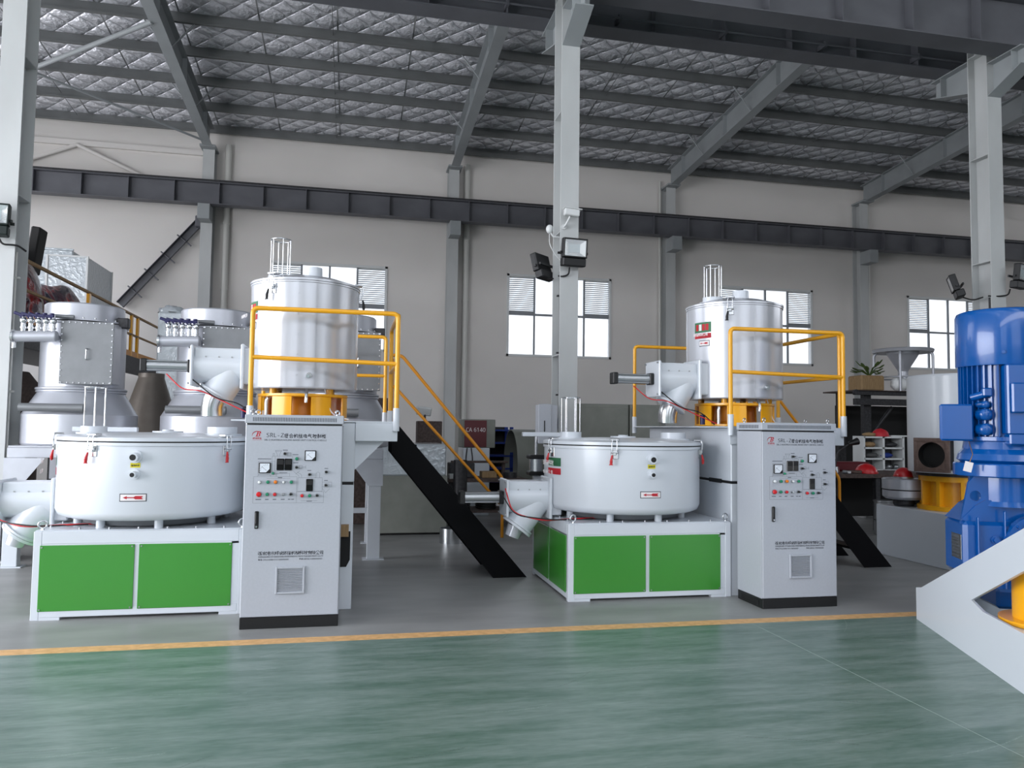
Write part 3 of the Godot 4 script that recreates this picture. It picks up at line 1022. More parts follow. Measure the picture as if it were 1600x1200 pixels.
func arrow_plate(o: Node3D, c: Vector3, r: float, a: float, y: float, w: float, h: float) -> void:
	# a small enamel plate curved round the drum: white, thin dark border, red feathered arrow pointing left
	var da := w / r / 2
	var p := part(o, "direction_plate", S().arc(c, r, r + 0.002, y - h / 2, y + h / 2, a - da, a + da, 8), M.print_dark)
	var q := part(p, "plate_face", S().arc(c, r + 0.002, r + 0.003, y - h / 2 + 0.006, y + h / 2 - 0.006, a - da * 0.94, a + da * 0.94, 8), M.label_white)
	var s := S()
	s.t = Transform3D(Basis(Vector3.UP, a), c + V(sin(a), 0, cos(a)) * (r + 0.0035) + V(0, y, 0))
	var k := w / 0.2
	for poly in [[Vector2(-0.075, 0), Vector2(-0.045, 0.013), Vector2(-0.045, -0.013)], [Vector2(-0.046, 0.004), Vector2(-0.046, -0.004), Vector2(0.02, -0.004), Vector2(0.02, 0.004)], [Vector2(0.0, 0), Vector2(0.018, 0.013), Vector2(0.075, 0.013), Vector2(0.062, 0), Vector2(0.075, -0.013), Vector2(0.018, -0.013)]]:
		var pp := []
		for v2 in poly: pp.append(v2 * k)
		s.prism(pp, 0, 0.0008)
	part(p, "arrow_print", s, M.print_red)

func cooling_mixer() -> Node3D:
	var o := thing("cooling_mixer", V(-1.61, 0, -7.43), "wide white cooling mixer drum on a green-panelled base, left of the two", "mixer", "low wide cooling mixers")
	var x0 := -2.415
	var x1 := -0.815
	var zf := -6.74
	var zb := -8.12
	var top := 0.695
	# base frame of square tube, skirt cut away between the feet
	var s := S()
	var post := 0.06
	for x in [x0, x1 - post]:
		for z in [zf - post, zb]:
			s.box(V(x, 0.0, z), V(x + post, top, z + post), 0.004)
	s.box(V(x0 + post, top - 0.1, zf - post), V(x1 - post, top, zf), 0.004)
	s.box(V(x0 + post, top - 0.1, zb), V(x1 - post, top, zb + post), 0.004)
	s.box(V(x0 + post, 0.022, zf - post), V(x1 - post, 0.085, zf), 0.004)
	s.box(V(x0 + post, 0.022, zb), V(x1 - post, 0.085, zb + post), 0.004)
	s.box(V(x0, top - 0.1, zb + post), V(x0 + post, top, zf - post), 0.004)
	s.box(V(x1 - post, top - 0.1, zb + post), V(x1, top, zf - post), 0.004)
	s.box(V(x0, 0.022, zb + post), V(x0 + post, 0.085, zf - post), 0.004)
	s.box(V(x1 - post, 0.022, zb + post), V(x1, 0.085, zf - post), 0.004)
	for e in [[x0, x0 + 0.21], [x1 - 0.21, x1]]:
		s.box(V(e[0] + 0.01, 0.0, zf - post + 0.003), V(e[1], 0.03, zf - 0.003))
	s.box(V(x1 - 0.115, 0.085, zf - post + 0.002), V(x1 - post, top - 0.1, zf - 0.002))
	s.box(V(x0 + post, top - 0.115, zf - post + 0.002), V(x1 - post, top - 0.1, zf - 0.002))
	s.box(V(-1.69, 0.085, zf - 0.05), V(-1.62, top - 0.1, zf - 0.005))
	s.box(V(x0 + 0.003, 0.085, -7.44), V(x0 + 0.05, top - 0.1, -7.42))
	part(o, "base_frame", s, M.white)
	part(o, "deck_plate", S().box(V(x0 + 0.008, top, zb + 0.008), V(x1 - 0.008, top + 0.008, zf - 0.008), 0.003), M.white)
	# green infill sheets
	for e in [[-2.365, -1.672], [-1.638, -0.925]]:
		part(o, "green_panel", S().box(V(e[0], 0.07, zf - 0.004), V(e[1], 0.585, zf + 0.006), 0.003), M.green)
	for e in [[-7.4, -6.81], [-8.05, -7.445]]:
		part(o, "green_panel", S().box(V(x0 - 0.006, 0.07, e[0]), V(x0 + 0.004, 0.585, e[1]), 0.003), M.green)
		part(o, "green_panel", S().box(V(x1 - 0.004, 0.07, e[0]), V(x1 + 0.006, 0.585, e[1]), 0.003), M.green)
	s = S()
	for e in [[-2.35, 0.57], [-1.69, 0.57], [-1.62, 0.57], [-0.94, 0.57], [-2.35, 0.085], [-1.69, 0.085], [-1.62, 0.085], [-0.94, 0.085]]:
		s.cyl(V(e[0], e[1], zf + 0.006), V(e[0], e[1], zf + 0.012), 0.007, -1, 6)
	for k in 6:
		s.cyl(V(-2.1 + 0.22 * k, top + 0.008, zf - 0.05), V(-2.1 + 0.22 * k, top + 0.022, zf - 0.05), 0.009, -1, 6)
	for k in 4:
		s.cyl(V(x0 + 0.05, top + 0.008, -6.95 - 0.27 * k), V(x0 + 0.05, top + 0.022, -6.95 - 0.27 * k), 0.009, -1, 6)
	bulk(part(o, "bolts", s, M.dull_steel))
	for x in [x0 + 0.05, x1 - 0.04]:
		s = S().ring(V(x, top + 0.05, zf - 0.035), V(0.35, 0, 1), 0.03, 0.008, 18, 8)
		s.cyl(V(x, top + 0.008, zf - 0.035), V(x, top + 0.024, zf - 0.035), 0.014, 0.01, 10)
		part(o, "lifting_eye", s, M.steel)
	# drum
	var c := V(-1.68, 0, -7.4)
	var R := 0.776
	part(o, "drum", S().lathe([Vector2(0, 0.775), Vector2(R - 0.07, 0.775), Vector2(R - 0.02, 0.795), Vector2(R, 0.84), Vector2(R, 1.375), Vector2(R + 0.012, 1.378), Vector2(R + 0.012, 1.402), Vector2(R - 0.02, 1.402)], c, 72, 0, TAU, true), M.white)
	part(o, "seal", S().lathe([Vector2(R - 0.03, 1.4), Vector2(R + 0.006, 1.4), Vector2(R + 0.006, 1.414), Vector2(R - 0.03, 1.414)], c, 72), M.rubber)
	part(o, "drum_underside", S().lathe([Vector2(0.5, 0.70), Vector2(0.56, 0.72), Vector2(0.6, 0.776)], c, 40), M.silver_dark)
	var lid := part(o, "lid", S().lathe([Vector2(R - 0.03, 1.414), Vector2(R + 0.014, 1.414), Vector2(R + 0.014, 1.442), Vector2(R - 0.01, 1.45), Vector2(R - 0.2, 1.468), Vector2(0.3, 1.478), Vector2(0, 1.48)], c, 72, 0, TAU, true), M.white)
	for a in 8:
		var t := TAU * (a + 0.35) / 8
		var p := c + V(sin(t) * 0.6, 0, cos(t) * 0.6)
		part(o, "foot_post", S().cyl(V(p.x, 0.703, p.z), V(p.x, 0.78, p.z), 0.034, -1, 16), M.white)
	# inlets in the lid
	var i1 := V(-2.21, 0, -7.4)
	part(lid, "inlet_collar", S().lathe([Vector2(0.14, 1.455), Vector2(0.14, 1.476), Vector2(0.107, 1.478), Vector2(0.107, 1.53), Vector2(0.1, 1.53), Vector2(0.1, 1.46)], i1, 32), M.white)
	cage(o, i1, 0.092, 1.47, 1.872)
	var i2 := V(-1.13, 0, -7.36)
	part(lid, "inlet_collar", S().lathe([Vector2(0.17, 1.455), Vector2(0.17, 1.474), Vector2(0.128, 1.476), Vector2(0.128, 1.535), Vector2(0.12, 1.535), Vector2(0.12, 1.46)], i2, 32), M.white)
	part(lid, "hatch_cover", S().lathe([Vector2(0.13, 1.47), Vector2(0.13, 1.492), Vector2(0.05, 1.494), Vector2(0.05, 1.505), Vector2(0, 1.505)], V(-1.62, 0, -7.5), 28), M.white)
	latch(o, c, R, -0.42, 1.41, M.red)
	latch(o, c, R, 0.98, 1.41, M.red)
	latch(o, c, R, -1.35, 1.41, M.red)
	latch(o, c, R, 2.4, 1.41, M.red)
	# water stubs, yellow tag, arrow plate
	var az := 0.02
	for e in [[1.293, 0.036, "water_stub"], [1.155, 0.026, "water_stub"]]:
		var b := c + V(sin(az) * (R - 0.01), e[0], cos(az) * (R - 0.01))
		var d := V(sin(az - 0.1), -0.05, cos(az - 0.1))
		s = S().cyl(b, b + d * 0.075, e[1], -1, 20)
		s.cyl(b, b + d * 0.02, e[1] + 0.016, -1, 20)
		var st := part(o, e[2], s, M.white)
		part(st, "bore", S().cyl(b + d * 0.0745, b + d * 0.077, e[1] * 0.68, -1, 16), M.rubber)
	var tg := part(o, "warning_tag", S().arc(c, R, R + 0.002, 1.206, 1.243, az - 0.047, az + 0.047, 6), M.label_yellow)
	s = S()
	s.t = Transform3D(Basis(Vector3.UP, az), c + V(sin(az), 0, cos(az)) * (R + 0.0035) + V(-0.03, 1.216, 0))
	brush(s, "保有机手", Vector3.ZERO, 0.0155, 0.014, 0.0022)
	part(tg, "lettering", s, M.print_dark)
	arrow_plate(o, c, R, 0.01, 0.968, 0.2, 0.062)
	# print on the left flank
	var a0 := -1.33
	var pl := part(o, "name_plate", S().arc(c, R, R + 0.002, 1.2, 1.28, a0 - 0.16, a0 + 0.16, 6), M.label_green)
	var pl2 := part(o, "name_plate", S().arc(c, R, R + 0.002, 1.12, 1.18, a0 - 0.16, a0 + 0.16, 6), M.print_red)
	s = S()
	s.t = Transform3D(Basis(Vector3.UP, a0), c + V(sin(a0), 0, cos(a0)) * (R + 0.005) + V(-0.1, 1.215, 0))
	brush(s, "环保科技", Vector3.ZERO, 0.052, 0.046, 0.006)
	part(pl, "lettering", s, M.label_white)
	s = S()
	s.t = Transform3D(Basis(Vector3.UP, a0), c + V(sin(a0), 0, cos(a0)) * (R + 0.005) + V(-0.1, 1.135, 0))
	brush(s, "有限公司", Vector3.ZERO, 0.052, 0.032, 0.005)
	part(pl2, "lettering", s, M.label_white)
	# pneumatic lid lifter behind the left flank
	var lx := -2.42
	var lz := -8.0
	s = S().cyl(V(lx, 1.09, lz), V(lx, 1.25, lz), 0.07, -1, 20)
	s.cyl(V(lx, 1.25, lz), V(lx, 1.48, lz), 0.018, -1, 10)
	var ll := part(o, "lift_cylinder", s, M.steel)
	for y in [1.06, 1.235]:
		part(ll, "end_cap", S().box(V(lx - 0.085, y, lz - 0.085), V(lx + 0.085, y + 0.045, lz + 0.085), 0.01), M.black)
	part(ll, "lift_arm", S().box(V(lx - 0.15, 1.475, lz - 0.03), V(lx + 0.42, 1.52, lz + 0.03), 0.004), M.white)
	part(ll, "bracket", S().box(V(lx - 0.03, 1.0, lz - 0.03), V(lx + 0.4, 1.06, lz + 0.03)), M.white)
	# discharge on the left
	var h := discharge(o, V(-2.44, 0.885, -7.4), 0.885, -2.88, -3.33, 0.15, V(-2.75, 0.6, -7.4), 0.055)
	part(h, "neck", S().box(V(-2.47, 0.72, -7.56), V(-2.34, 1.06, -7.24), 0.01), M.white)
	part(o, "chute_mouth", S().cyl(V(-2.8, 0.5, -7.4), V(-2.76, 0.6, -7.4), 0.07, 0.085, 24), M.clad)
	s = S().tube(bend([V(-2.9, 0.98, -7.25), V(-2.86, 0.76, -7.12), V(-2.6, 0.7, -7.0), V(-2.2, 0.72, -6.98), V(-1.9, 0.71, -7.1)], 0.1), 0.007, 6)
	part(o, "air_hose", s, M.red, "red air hose")
	s = S().tube(bend([V(-2.95, 0.95, -7.25), V(-2.84, 0.74, -7.1), V(-2.5, 0.71, -6.96), V(-2.1, 0.715, -7.0)], 0.1), 0.006, 6)
	part(o, "air_hose", s, M.black, "black air hose")
	return o

func heating_mixer() -> Node3D:
	var o := thing("heating_mixer", V(-0.4, 0, -7.7), "tall white heating mixer with clad drum on a yellow ring, left of the two", "mixer", "tall heating mixers")
	var sx0 := -0.8
	var sx1 := 0.05
	var zf := -6.76
	var zb := -8.8
	# stand: a boxed body in two heights with a dark joint, deck on top
	part(o, "stand_lower", S().box(V(sx0, 0, zb), V(sx1, 1.055, zf), 0.006), M.white)
	part(o, "joint_strip", S().box(V(sx0 + 0.006, 1.055, zb + 0.006), V(sx1 - 0.006, 1.08, zf - 0.006)), M.rubber)
	part(o, "stand_upper", S().box(V(sx0, 1.08, zb), V(sx1, 1.59, zf), 0.006), M.white)
	part(o, "door_rubber", S().box(V(sx0 - 0.012, 1.05, -7.2), V(sx0, 1.09, -6.95)), M.rubber)
	part(o, "belt_opening", S().prism([Vector2(-0.1, 0.36), Vector2(0.0, 0.36), Vector2(0.03, 0.42), Vector2(0.03, 0.66), Vector2(-0.1, 0.66)], zf, zf + 0.006), M.matt_black)
	part(o, "wood_packing", S().box(V(-0.12, 0.62, zf + 0.0), V(0.015, 0.72, zf + 0.05)), M.wood)
	var lug := S().prism([Vector2(-0.06, 0), Vector2(0.06, 0), Vector2(0.06, -0.1), Vector2(0.02, -0.16), Vector2(-0.06, -0.17)], -0.01, 0.01, Transform3D(Basis(), V(-0.76, 1.6, zf + 0.012)))
	lug.cyl(V(-0.75, 1.53, zf + 0.02), V(-0.75, 1.53, zf + 0.025), 0.018, -1, 12)
	part(o, "lifting_lug", lug, M.white)
	# yellow pedestal with windows
	var c := V(-0.43, 0, -7.39)
	var s := S()
	s.lathe([Vector2(0.2, 1.61), Vector2(0.405, 1.61), Vector2(0.405, 1.628), Vector2(0.2, 1.628)], c, 48)
	s.lathe([Vector2(0.2, 1.815), Vector2(0.395, 1.815), Vector2(0.405, 1.822), Vector2(0.405, 1.842), Vector2(0.2, 1.842)], c, 48)
	for k in 7:
		var a := deg_to_rad(-24.5 + k * 360.0 / 7.0)
		s.arc(c, 0.385, 0.402, 1.628, 1.815, a - deg_to_rad(13.5), a + deg_to_rad(13.5), 6)
	var ped := part(o, "pedestal_ring", s, M.yellow)
	part(ped, "bearing_housing", S().lathe([Vector2(0.23, 1.62), Vector2(0.21, 1.66), Vector2(0.19, 1.82)], c, 32), M.yellow_dark)
	for a in [-43.0, 43.0, 137.0, -137.0]:
		var p := c + V(sin(deg_to_rad(a)) * 0.36, 0, cos(deg_to_rad(a)) * 0.36)
		part(ped, "pillar", S().cyl(V(p.x, 1.842, p.z), V(p.x, 1.885, p.z), 0.032, -1, 16), M.yellow)
	part(ped, "drain_pipe", S().tube(bend([c + V(-0.3, 1.63, 0.24), c + V(-0.3, 1.8, 0.24), c + V(-0.25, 1.86, 0.2)], 0.05), 0.02, 10), M.steel)
	part(ped, "cable", S().tube(bend([c + V(0.2, 1.9, 0.3), c + V(0.26, 1.68, 0.31), c + V(0.34, 1.63, 0.28), c + V(0.42, 1.62, 0.3)], 0.08), 0.006, 6), M.label_white)
	# clad drum
	var R := 0.487
	var drum := part(o, "drum", S().lathe([Vector2(0, 1.885), Vector2(R - 0.01, 1.885), Vector2(R, 1.895), Vector2(R, 2.818), Vector2(R + 0.008, 2.822), Vector2(R + 0.008, 2.836), Vector2(R - 0.02, 2.838)], c, 64), M.clad)
	var lid := part(o, "lid", S().lathe([Vector2(R - 0.02, 2.838), Vector2(R + 0.012, 2.84), Vector2(R + 0.012, 2.858), Vector2(R - 0.02, 2.868), Vector2(R - 0.16, 2.912), Vector2(0.18, 2.925), Vector2(0, 2.93)], c, 64, 0, TAU, true), M.clad)
	part(drum, "cladding_strip", S().arc(c, R, R + 0.006, 1.9, 2.816, -0.08, 0.24, 8), M.clad)
	s = S()
	for k in 5:
		s.cyl(c + V(sin(-0.07) * R, 2.0 + 0.18 * k, cos(-0.07) * R), c + V(sin(-0.07) * (R + 0.01), 2.0 + 0.18 * k, cos(-0.07) * (R + 0.01)), 0.006, -1, 6)
	bulk(part(drum, "rivets", s, M.dull_steel))
	for a in [-1.9, 1.25, 2.8]:
		part(drum, "cladding_seam", S().arc(c, R, R + 0.004, 1.9, 2.816, a - 0.03, a + 0.03, 3), M.clad)
	var fr := part(drum, "thermometer_boss", S().cyl(c + V(0.08, 2.0, R - 0.01), c + V(0.075, 1.995, R + 0.05), 0.024, -1, 18), M.steel)
	part(fr, "boss_plug", S().cyl(c + V(0.07, 1.99, R + 0.04), c + V(0.065, 1.985, R + 0.075), 0.015, -1, 8), M.steel)
	part(drum, "jacket_outlet", S().tube([c + V(0.05, 1.9, 0.36), c + V(0.05, 1.84, 0.42), c + V(0.05, 1.76, 0.425)], 0.015, 8), M.steel)
	# lid fittings
	var i1 := V(-0.67, 0, -7.39)
	part(lid, "inlet_collar", S().lathe([Vector2(0.14, 2.885), Vector2(0.14, 2.902), Vector2(0.105, 2.905), Vector2(0.105, 2.955), Vector2(0.098, 2.955), Vector2(0.098, 2.89)], i1, 28), M.white)
	cage(o, i1, 0.09, 2.9, 3.29)
	part(lid, "vent_stub", S().lathe([Vector2(0.115, 2.89), Vector2(0.115, 2.935), Vector2(0.086, 2.937), Vector2(0.082, 3.035), Vector2(0.074, 3.035), Vector2(0.074, 2.9)], V(-0.37, 0, -7.36), 28), M.white)
	latch(o, c, R + 0.002, -0.56, 2.838, M.black, 0.09)
	latch(o, c, R + 0.002, 1.55, 2.838, M.black, 0.09)
	latch(o, c, R + 0.002, 3.4, 2.838, M.black, 0.09)
	# printed plates on the left flank
	var a0 := -1.18
	var pl := part(drum, "name_plate", S().arc(c, R, R + 0.0025, 2.56, 2.665, a0 - 0.22, a0 + 0.22, 8), M.label_green)
	var pr := part(drum, "name_plate", S().arc(c, R, R + 0.0025, 2.5, 2.55, a0 - 0.22, a0 + 0.22, 8), M.print_red)
	for k in 4:
		part(pl, "print_square", S().arc(c, R + 0.0025, R + 0.0035, 2.58, 2.645, a0 - 0.14 + k * 0.088 - 0.035, a0 - 0.14 + k * 0.088 + 0.035, 2), M.print_red if k != 1 else M.label_white)
	s = S()
	s.t = Transform3D(Basis(Vector3.UP, a0), c + V(sin(a0), 0, cos(a0)) * (R + 0.006) + V(-0.09, 2.511, 0))
	brush(s, "环保科技公司", Vector3.ZERO, 0.031, 0.027, 0.004)
	part(pr, "lettering", s, M.label_white)
	arrow_plate(o, c, R, a0 + 0.05, 2.448, 0.13, 0.06)
	# discharge towards the cooling mixer
	var h := discharge(o, V(-0.93, 2.075, -7.3), 2.075, -1.37, -1.82, 0.15, V(-1.18, 1.82, -7.3), 0.05)
	part(h, "neck", S().box(V(-0.96, 1.92, -7.46), V(-0.84, 2.24, -7.14), 0.01), M.white)
	part(o, "steel_elbow", S().tube(bend([V(-1.17, 1.84, -7.3), V(-1.215, 1.74, -7.3), V(-1.215, 1.64, -7.31)], 0.06), 0.095, 24), M.steel)
	part(o, "air_hose", S().tube(bend([V(-1.6, 2.0, -7.26), V(-1.45, 1.86, -7.2), V(-1.3, 1.86, -7.16), V(-1.0, 1.72, -7.1), V(-0.8, 1.63, -7.05)], 0.1), 0.006, 6), M.red, "red air hose")
	part(o, "air_hose", S().tube(bend([V(-1.36, 1.95, -7.15), V(-1.15, 1.78, -7.12), V(-0.95, 1.75, -7.1), V(-0.82, 1.62, -7.06)], 0.1), 0.006, 6), M.black, "black air hose")
	# motor just showing behind the pedestal
	s = S().cyl(V(-0.92, 1.62, -7.12), V(-0.92, 1.72, -7.12), 0.025, -1, 12)
	part(o, "valve_block", s, M.blue_handle)
	return o

func platform() -> Node3D:
	var o := thing("guard_platform", V(-0.2, 1.59, -7.8), "white platform with yellow guard rail round the left heating mixer", "platform", "platforms with yellow guard rails")
	var x0 := -0.97
	var x1 := 0.41
	var zf := -6.745
	var zb := -8.95
	part(o, "deck_plate", S().box(V(x0, 1.591, zb), V(x1, 1.603, zf), 0.002), M.white)
	part(o, "edge_channel", S().box(V(0.052, 1.43, zf - 0.05), V(x1, 1.591, zf), 0.004), M.white)
	part(o, "edge_channel", S().box(V(x1 - 0.05, 1.43, zb), V(x1, 1.591, zf - 0.05), 0.004), M.white)
	part(o, "edge_channel", S().box(V(0.052, 1.43, zb), V(x1 - 0.05, 1.591, zb + 0.05), 0.004), M.white)
	part(o, "deck_bracket", S().prism([Vector2(0.052, 1.43), Vector2(0.3, 1.43), Vector2(0.052, 1.18)], -6.83, -6.82), M.white)
	var r := 0.021
	var ty := 2.545
	var my := 2.11
	# front frame
	var a := V(-0.82, 1.6, zf + 0.015)
	var b := V(x1 - 0.015, 1.6, zf + 0.015)
	var f := part(o, "front_rail", S().tube(bend([a, V(a.x, ty, a.z), V(b.x, ty, b.z), b], 0.05, 6), r, 12), M.yellow)
	part(f, "mid_rail", S().tube([V(a.x, my + 0.02, a.z), V(b.x, my - 0.005, b.z)], r * 0.92, 12), M.yellow)
	for p in [a, b]:
		part(f, "socket", S().cyl(V(p.x, 1.52, p.z), V(p.x, 1.72, p.z), r + 0.008, -1, 14), M.white)
	# right side frame, short, up to the head of the stair
	a = V(x1 - 0.01, 1.6, zf - 0.045)
	b = V(x1 - 0.01, 1.6, -7.92)
	f = part(o, "side_rail", S().tube(bend([a, V(a.x, ty, a.z), V(b.x, ty, b.z), b], 0.05, 6), r, 12), M.yellow)
	part(f, "mid_rail", S().tube([V(a.x, my, a.z), V(b.x, my, b.z)], r * 0.92, 12), M.yellow)
	for p in [b]:
		part(f, "socket", S().cyl(V(p.x, 1.52, p.z), V(p.x, 1.72, p.z), r + 0.008, -1, 14), M.white)
	# rear frame
	a = V(x0 + 0.02, 1.6, zb + 0.03)
	b = V(x1 - 0.02, 1.6, zb + 0.03)
	f = part(o, "rear_rail", S().tube(bend([a, V(a.x, 2.59, a.z), V(b.x, 2.59, b.z), b], 0.05, 6), r, 12), M.yellow)
	part(f, "mid_rail", S().tube([V(a.x, 2.14, a.z), V(b.x, 2.14, b.z)], r * 0.92, 12), M.yellow)
	for p in [a, b]:
		part(f, "socket", S().cyl(V(p.x, 1.52, p.z), V(p.x, 1.72, p.z), r + 0.008, -1, 14), M.white)
	return o

func stair() -> Node3D:
	var o := thing("access_stair", V(1.1, 0, -8.3), "black steel stair with yellow handrail running down right from the left platform", "stair", "black stairs up to the platforms")
	var top := V(0.44, 1.55, 0)
	var poly := [Vector2(0.43, 1.6), Vector2(0.47, 1.6), Vector2(1.86, 0.0), Vector2(1.5, 0.0), Vector2(0.43, 1.29)]
	for z in [-7.93, -8.72]:
		part(o, "stringer", S().prism(poly, z - 0.012, z), M.stair)
	for k in 6:
		var u := (k + 0.6) / 6.5
		var x := lerpf(0.44, 1.66, u)
		var y := lerpf(1.5, 0.0, u)
		part(o, "tread", S().box(V(x - 0.08, y - 0.015, -8.708), V(x + 0.13, y + 0.015, -7.942), 0.003), M.stair)
	var z := -8.74
	var s := S().tube(bend([V(0.44, 2.2, z), V(0.44, 2.37, z), V(0.56, 2.37, z), V(1.75, 0.98, z), V(1.75, 0.3, z)], 0.06, 5), 0.019, 10)
	var h := part(o, "handrail", s, M.yellow_dark)
	part(h, "mid_rail", S().tube(bend([V(0.44, 2.03, z), V(0.5, 2.0, z), V(1.75, 0.66, z)], 0.05), 0.017, 10), M.yellow_dark)
	part(h, "rail_post", S().tube([V(0.46, 1.62, z), V(0.46, 2.33, z)], 0.017, 10), M.yellow_dark)
	return o

func knob(o: Node3D, x: float, y: float, z: float, r: float, m: Material, kind: String) -> void:
	# bezel and cap of a push button, lamp or rotary switch
	var p := V(x, y, z)
	var b := part(o, kind, S().cyl(p, p + V(0, 0, 0.008), r + 0.003, r + 0.002, 18), M.dull_steel)
	if kind == "rotary_switch":
		var s := S().cyl(p + V(0, 0, 0.008), p + V(0, 0, 0.022), r * 0.8, r * 0.75, 16)
		s.cbox(p + V(0.004, 0.0, 0.026), V(r * 1.9, r * 0.55, 0.014), 0.002)
		part(b, "switch_cap", s, m)
	else:
		part(b, "button_cap", S().lathe([Vector2(r, 0), Vector2(r, 0.01), Vector2(r * 0.8, 0.015), Vector2(0, 0.017)], Vector3.ZERO, 16).turned(p + V(0, 0, 0.008)), m)

func control_cabinet() -> Node3D:
	var ox := -0.787
	var zf := -6.22
	var o := thing("control_cabinet", V(-0.42, 0, -6.44), "light grey electrical control cabinet in front of the left mixing set", "cabinet", "control cabinets")
	var x0 := ox
	var x1 := ox + 0.737
	var zb := -6.67
	part(o, "plinth", S().box(V(x0 + 0.002, 0, zb + 0.005), V(x1 - 0.002, 0.085, zf - 0.002), 0.003), M.black)
	part(o, "plinth_recess", S().box(V(x0 - 0.001, 0.02, zb + 0.07), V(x0 + 0.002, 0.065, zf - 0.07)), M.matt_black)
	part(o, "body", S().box(V(x0, 0.085, zb), V(x1, 1.562, zf - 0.022), 0.004), M.cabinet)
	var door := part(o, "door", S().box(V(x0 + 0.003, 0.09, zf - 0.019), V(x1 - 0.003, 1.558, zf), 0.005), M.cabinet)
	var hood := part(o, "vent_hood", S().box(V(x0 - 0.004, 1.572, zb - 0.004), V(x1 + 0.004, 1.64, zf + 0.004), 0.004), M.cabinet)
	part(hood, "hood_gap", S().box(V(x0 + 0.01, 1.562, zb + 0.01), V(x1 - 0.01, 1.572, zf - 0.01)), M.rubber)
	var s := S()
	for k in 52:
		var x := ox + 0.052 + 0.637 * (k + 0.5) / 52
		s.box(V(x - 0.0032, 1.588, zf + 0.0036), V(x + 0.0032, 1.619, zf + 0.0046))
	for k in 24:
		var z := zb + 0.05 + 0.35 * (k + 0.5) / 24
		s.box(V(x0 - 0.0046, 1.588, z - 0.004), V(x0 - 0.0036, 1.619, z + 0.004))
	bulk(part(hood, "vent_slots", s, M.print_grey))
	for e in [[0.05, zf - 0.05], [0.69, zf - 0.05], [0.05, zb + 0.05], [0.69, zb + 0.05]]:
		s = S().ring(V(ox + e[0], 1.664, e[1]), V(0.4, 0, 1), 0.017, 0.005, 16, 8)
		s.cyl(V(ox + e[0], 1.64, e[1]), V(ox + e[0], 1.648, e[1]), 0.01, -1, 10)
		part(o, "lifting_eye", s, M.steel)
	# prints on the door
	var z := zf + 0.0006
	text(door, "B", 0.04, V(ox + 0.098, 1.488, z), M.print_red, true, 0.3)
	s = S()
	var pr := Vector2(0, 0)
	for k in 15:
		var t := PI * (1.06 - 0.94 * k / 14.0)
		var w := 0.0008 + 0.005 * sin(PI * k / 14.0)
		var q := Vector2(0.089 + cos(t) * 0.037, 1.478 + sin(t) * 0.031)
		if k > 0: line(s, [Vector2(ox, 0) + pr, Vector2(ox, 0) + q], z, w)
		pr = q
	brush(s, "邦诚环保", V(ox + 0.058, 1.449, z), 0.0165, 0.013, 0.002)
	line(s, [Vector2(ox + 0.055, 1.442), Vector2(ox + 0.125, 1.442)], z, 0.0012)
	part(door, "logo_print", s, M.print_red)
	text(door, "SRL-Z", 0.031, V(ox + 0.222, 1.48, z), M.print_dark, false, 0.0, 0.128, true)
	s = S()
	brush(s, "混合机组电气控制柜", V(ox + 0.292, 1.463, z), 0.0355, 0.029, 0.0042)
	part(door, "lettering", s, M.print_dark)
	text(door, "SRL-Z HEATING/COOLING MIXER UNIT CONTROL CUBICLE", 0.012, V(ox + 0.378, 1.444, z), M.print_dark, false, 0.0, 0.47)
	s = S()
	brush(s, "张家港市邦诚环保机械科技有限公司", V(ox + 0.124, 0.559, z), 0.0307, 0.027, 0.0036)
	part(door, "lettering", s, M.print_dark)
	text(door, "ZHANGJIAGANG CITY BANGCHENG ENVIRONMENTAL PROTECTION MACHINERY CO.,LTD", 0.012, V(ox + 0.367, 0.545, z), M.print_dark, false, 0.0, 0.486)
	s = S()
	brush(s, "电话", V(ox + 0.125, 0.518, z), 0.016, 0.012, 0.002)
	brush(s, "手机", V(ox + 0.43, 0.518, z), 0.016, 0.012, 0.002)
	part(door, "lettering", s, M.print_dark)
	text(door, "(TEL):0086-512-58000000", 0.011, V(ox + 0.255, 0.523, z), M.print_dark, false, 0.0, 0.19)
	text(door, "(MOB):13900000000", 0.011, V(ox + 0.533, 0.523, z), M.print_dark, false, 0.0, 0.14)
	# process diagram in thin printed lines
	s = S()
	rect(s, ox + 0.072, 0.957, ox + 0.395, 1.16, z)
	rect(s, ox + 0.395, 0.957, ox + 0.6, 1.043, z)
	rect(s, ox + 0.403, 1.046, ox + 0.588, 1.151, z)
	rect(s, ox + 0.105, 1.172, ox + 0.205, 1.277, z)
	line(s, [Vector2(ox + 0.1, 1.163), Vector2(ox + 0.11, 1.175), Vector2(ox + 0.19, 1.175), Vector2(ox + 0.2, 1.163)], z)
	line(s, [Vector2(ox + 0.102, 1.297), Vector2(ox + 0.196, 1.297)], z, 0.005)
	rect(s, ox + 0.228, 1.205, ox + 0.358, 1.318, z)
	rect(s, ox + 0.205, 1.278, ox + 0.228, 1.318, z)
	line(s, [Vector2(ox + 0.212, 1.318), Vector2(ox + 0.212, 1.34), Vector2(ox + 0.222, 1.34), Vector2(ox + 0.222, 1.318)], z)
	line(s, [Vector2(ox + 0.228, 1.364), Vector2(ox + 0.275, 1.364), Vector2(ox + 0.26, 1.33), Vector2(ox + 0.26, 1.318)], z)
	line(s, [Vector2(ox + 0.228, 1.364), Vector2(ox + 0.243, 1.33), Vector2(ox + 0.243, 1.318)], z)
	line(s, [Vector2(ox + 0.228, 1.356), Vector2(ox + 0.275, 1.356)], z)
	rect(s, ox + 0.32, 1.322, ox + 0.345, 1.345, z)
	line(s, [Vector2(ox + 0.286, 1.366), Vector2(ox + 0.318, 1.366)], z, 0.005)
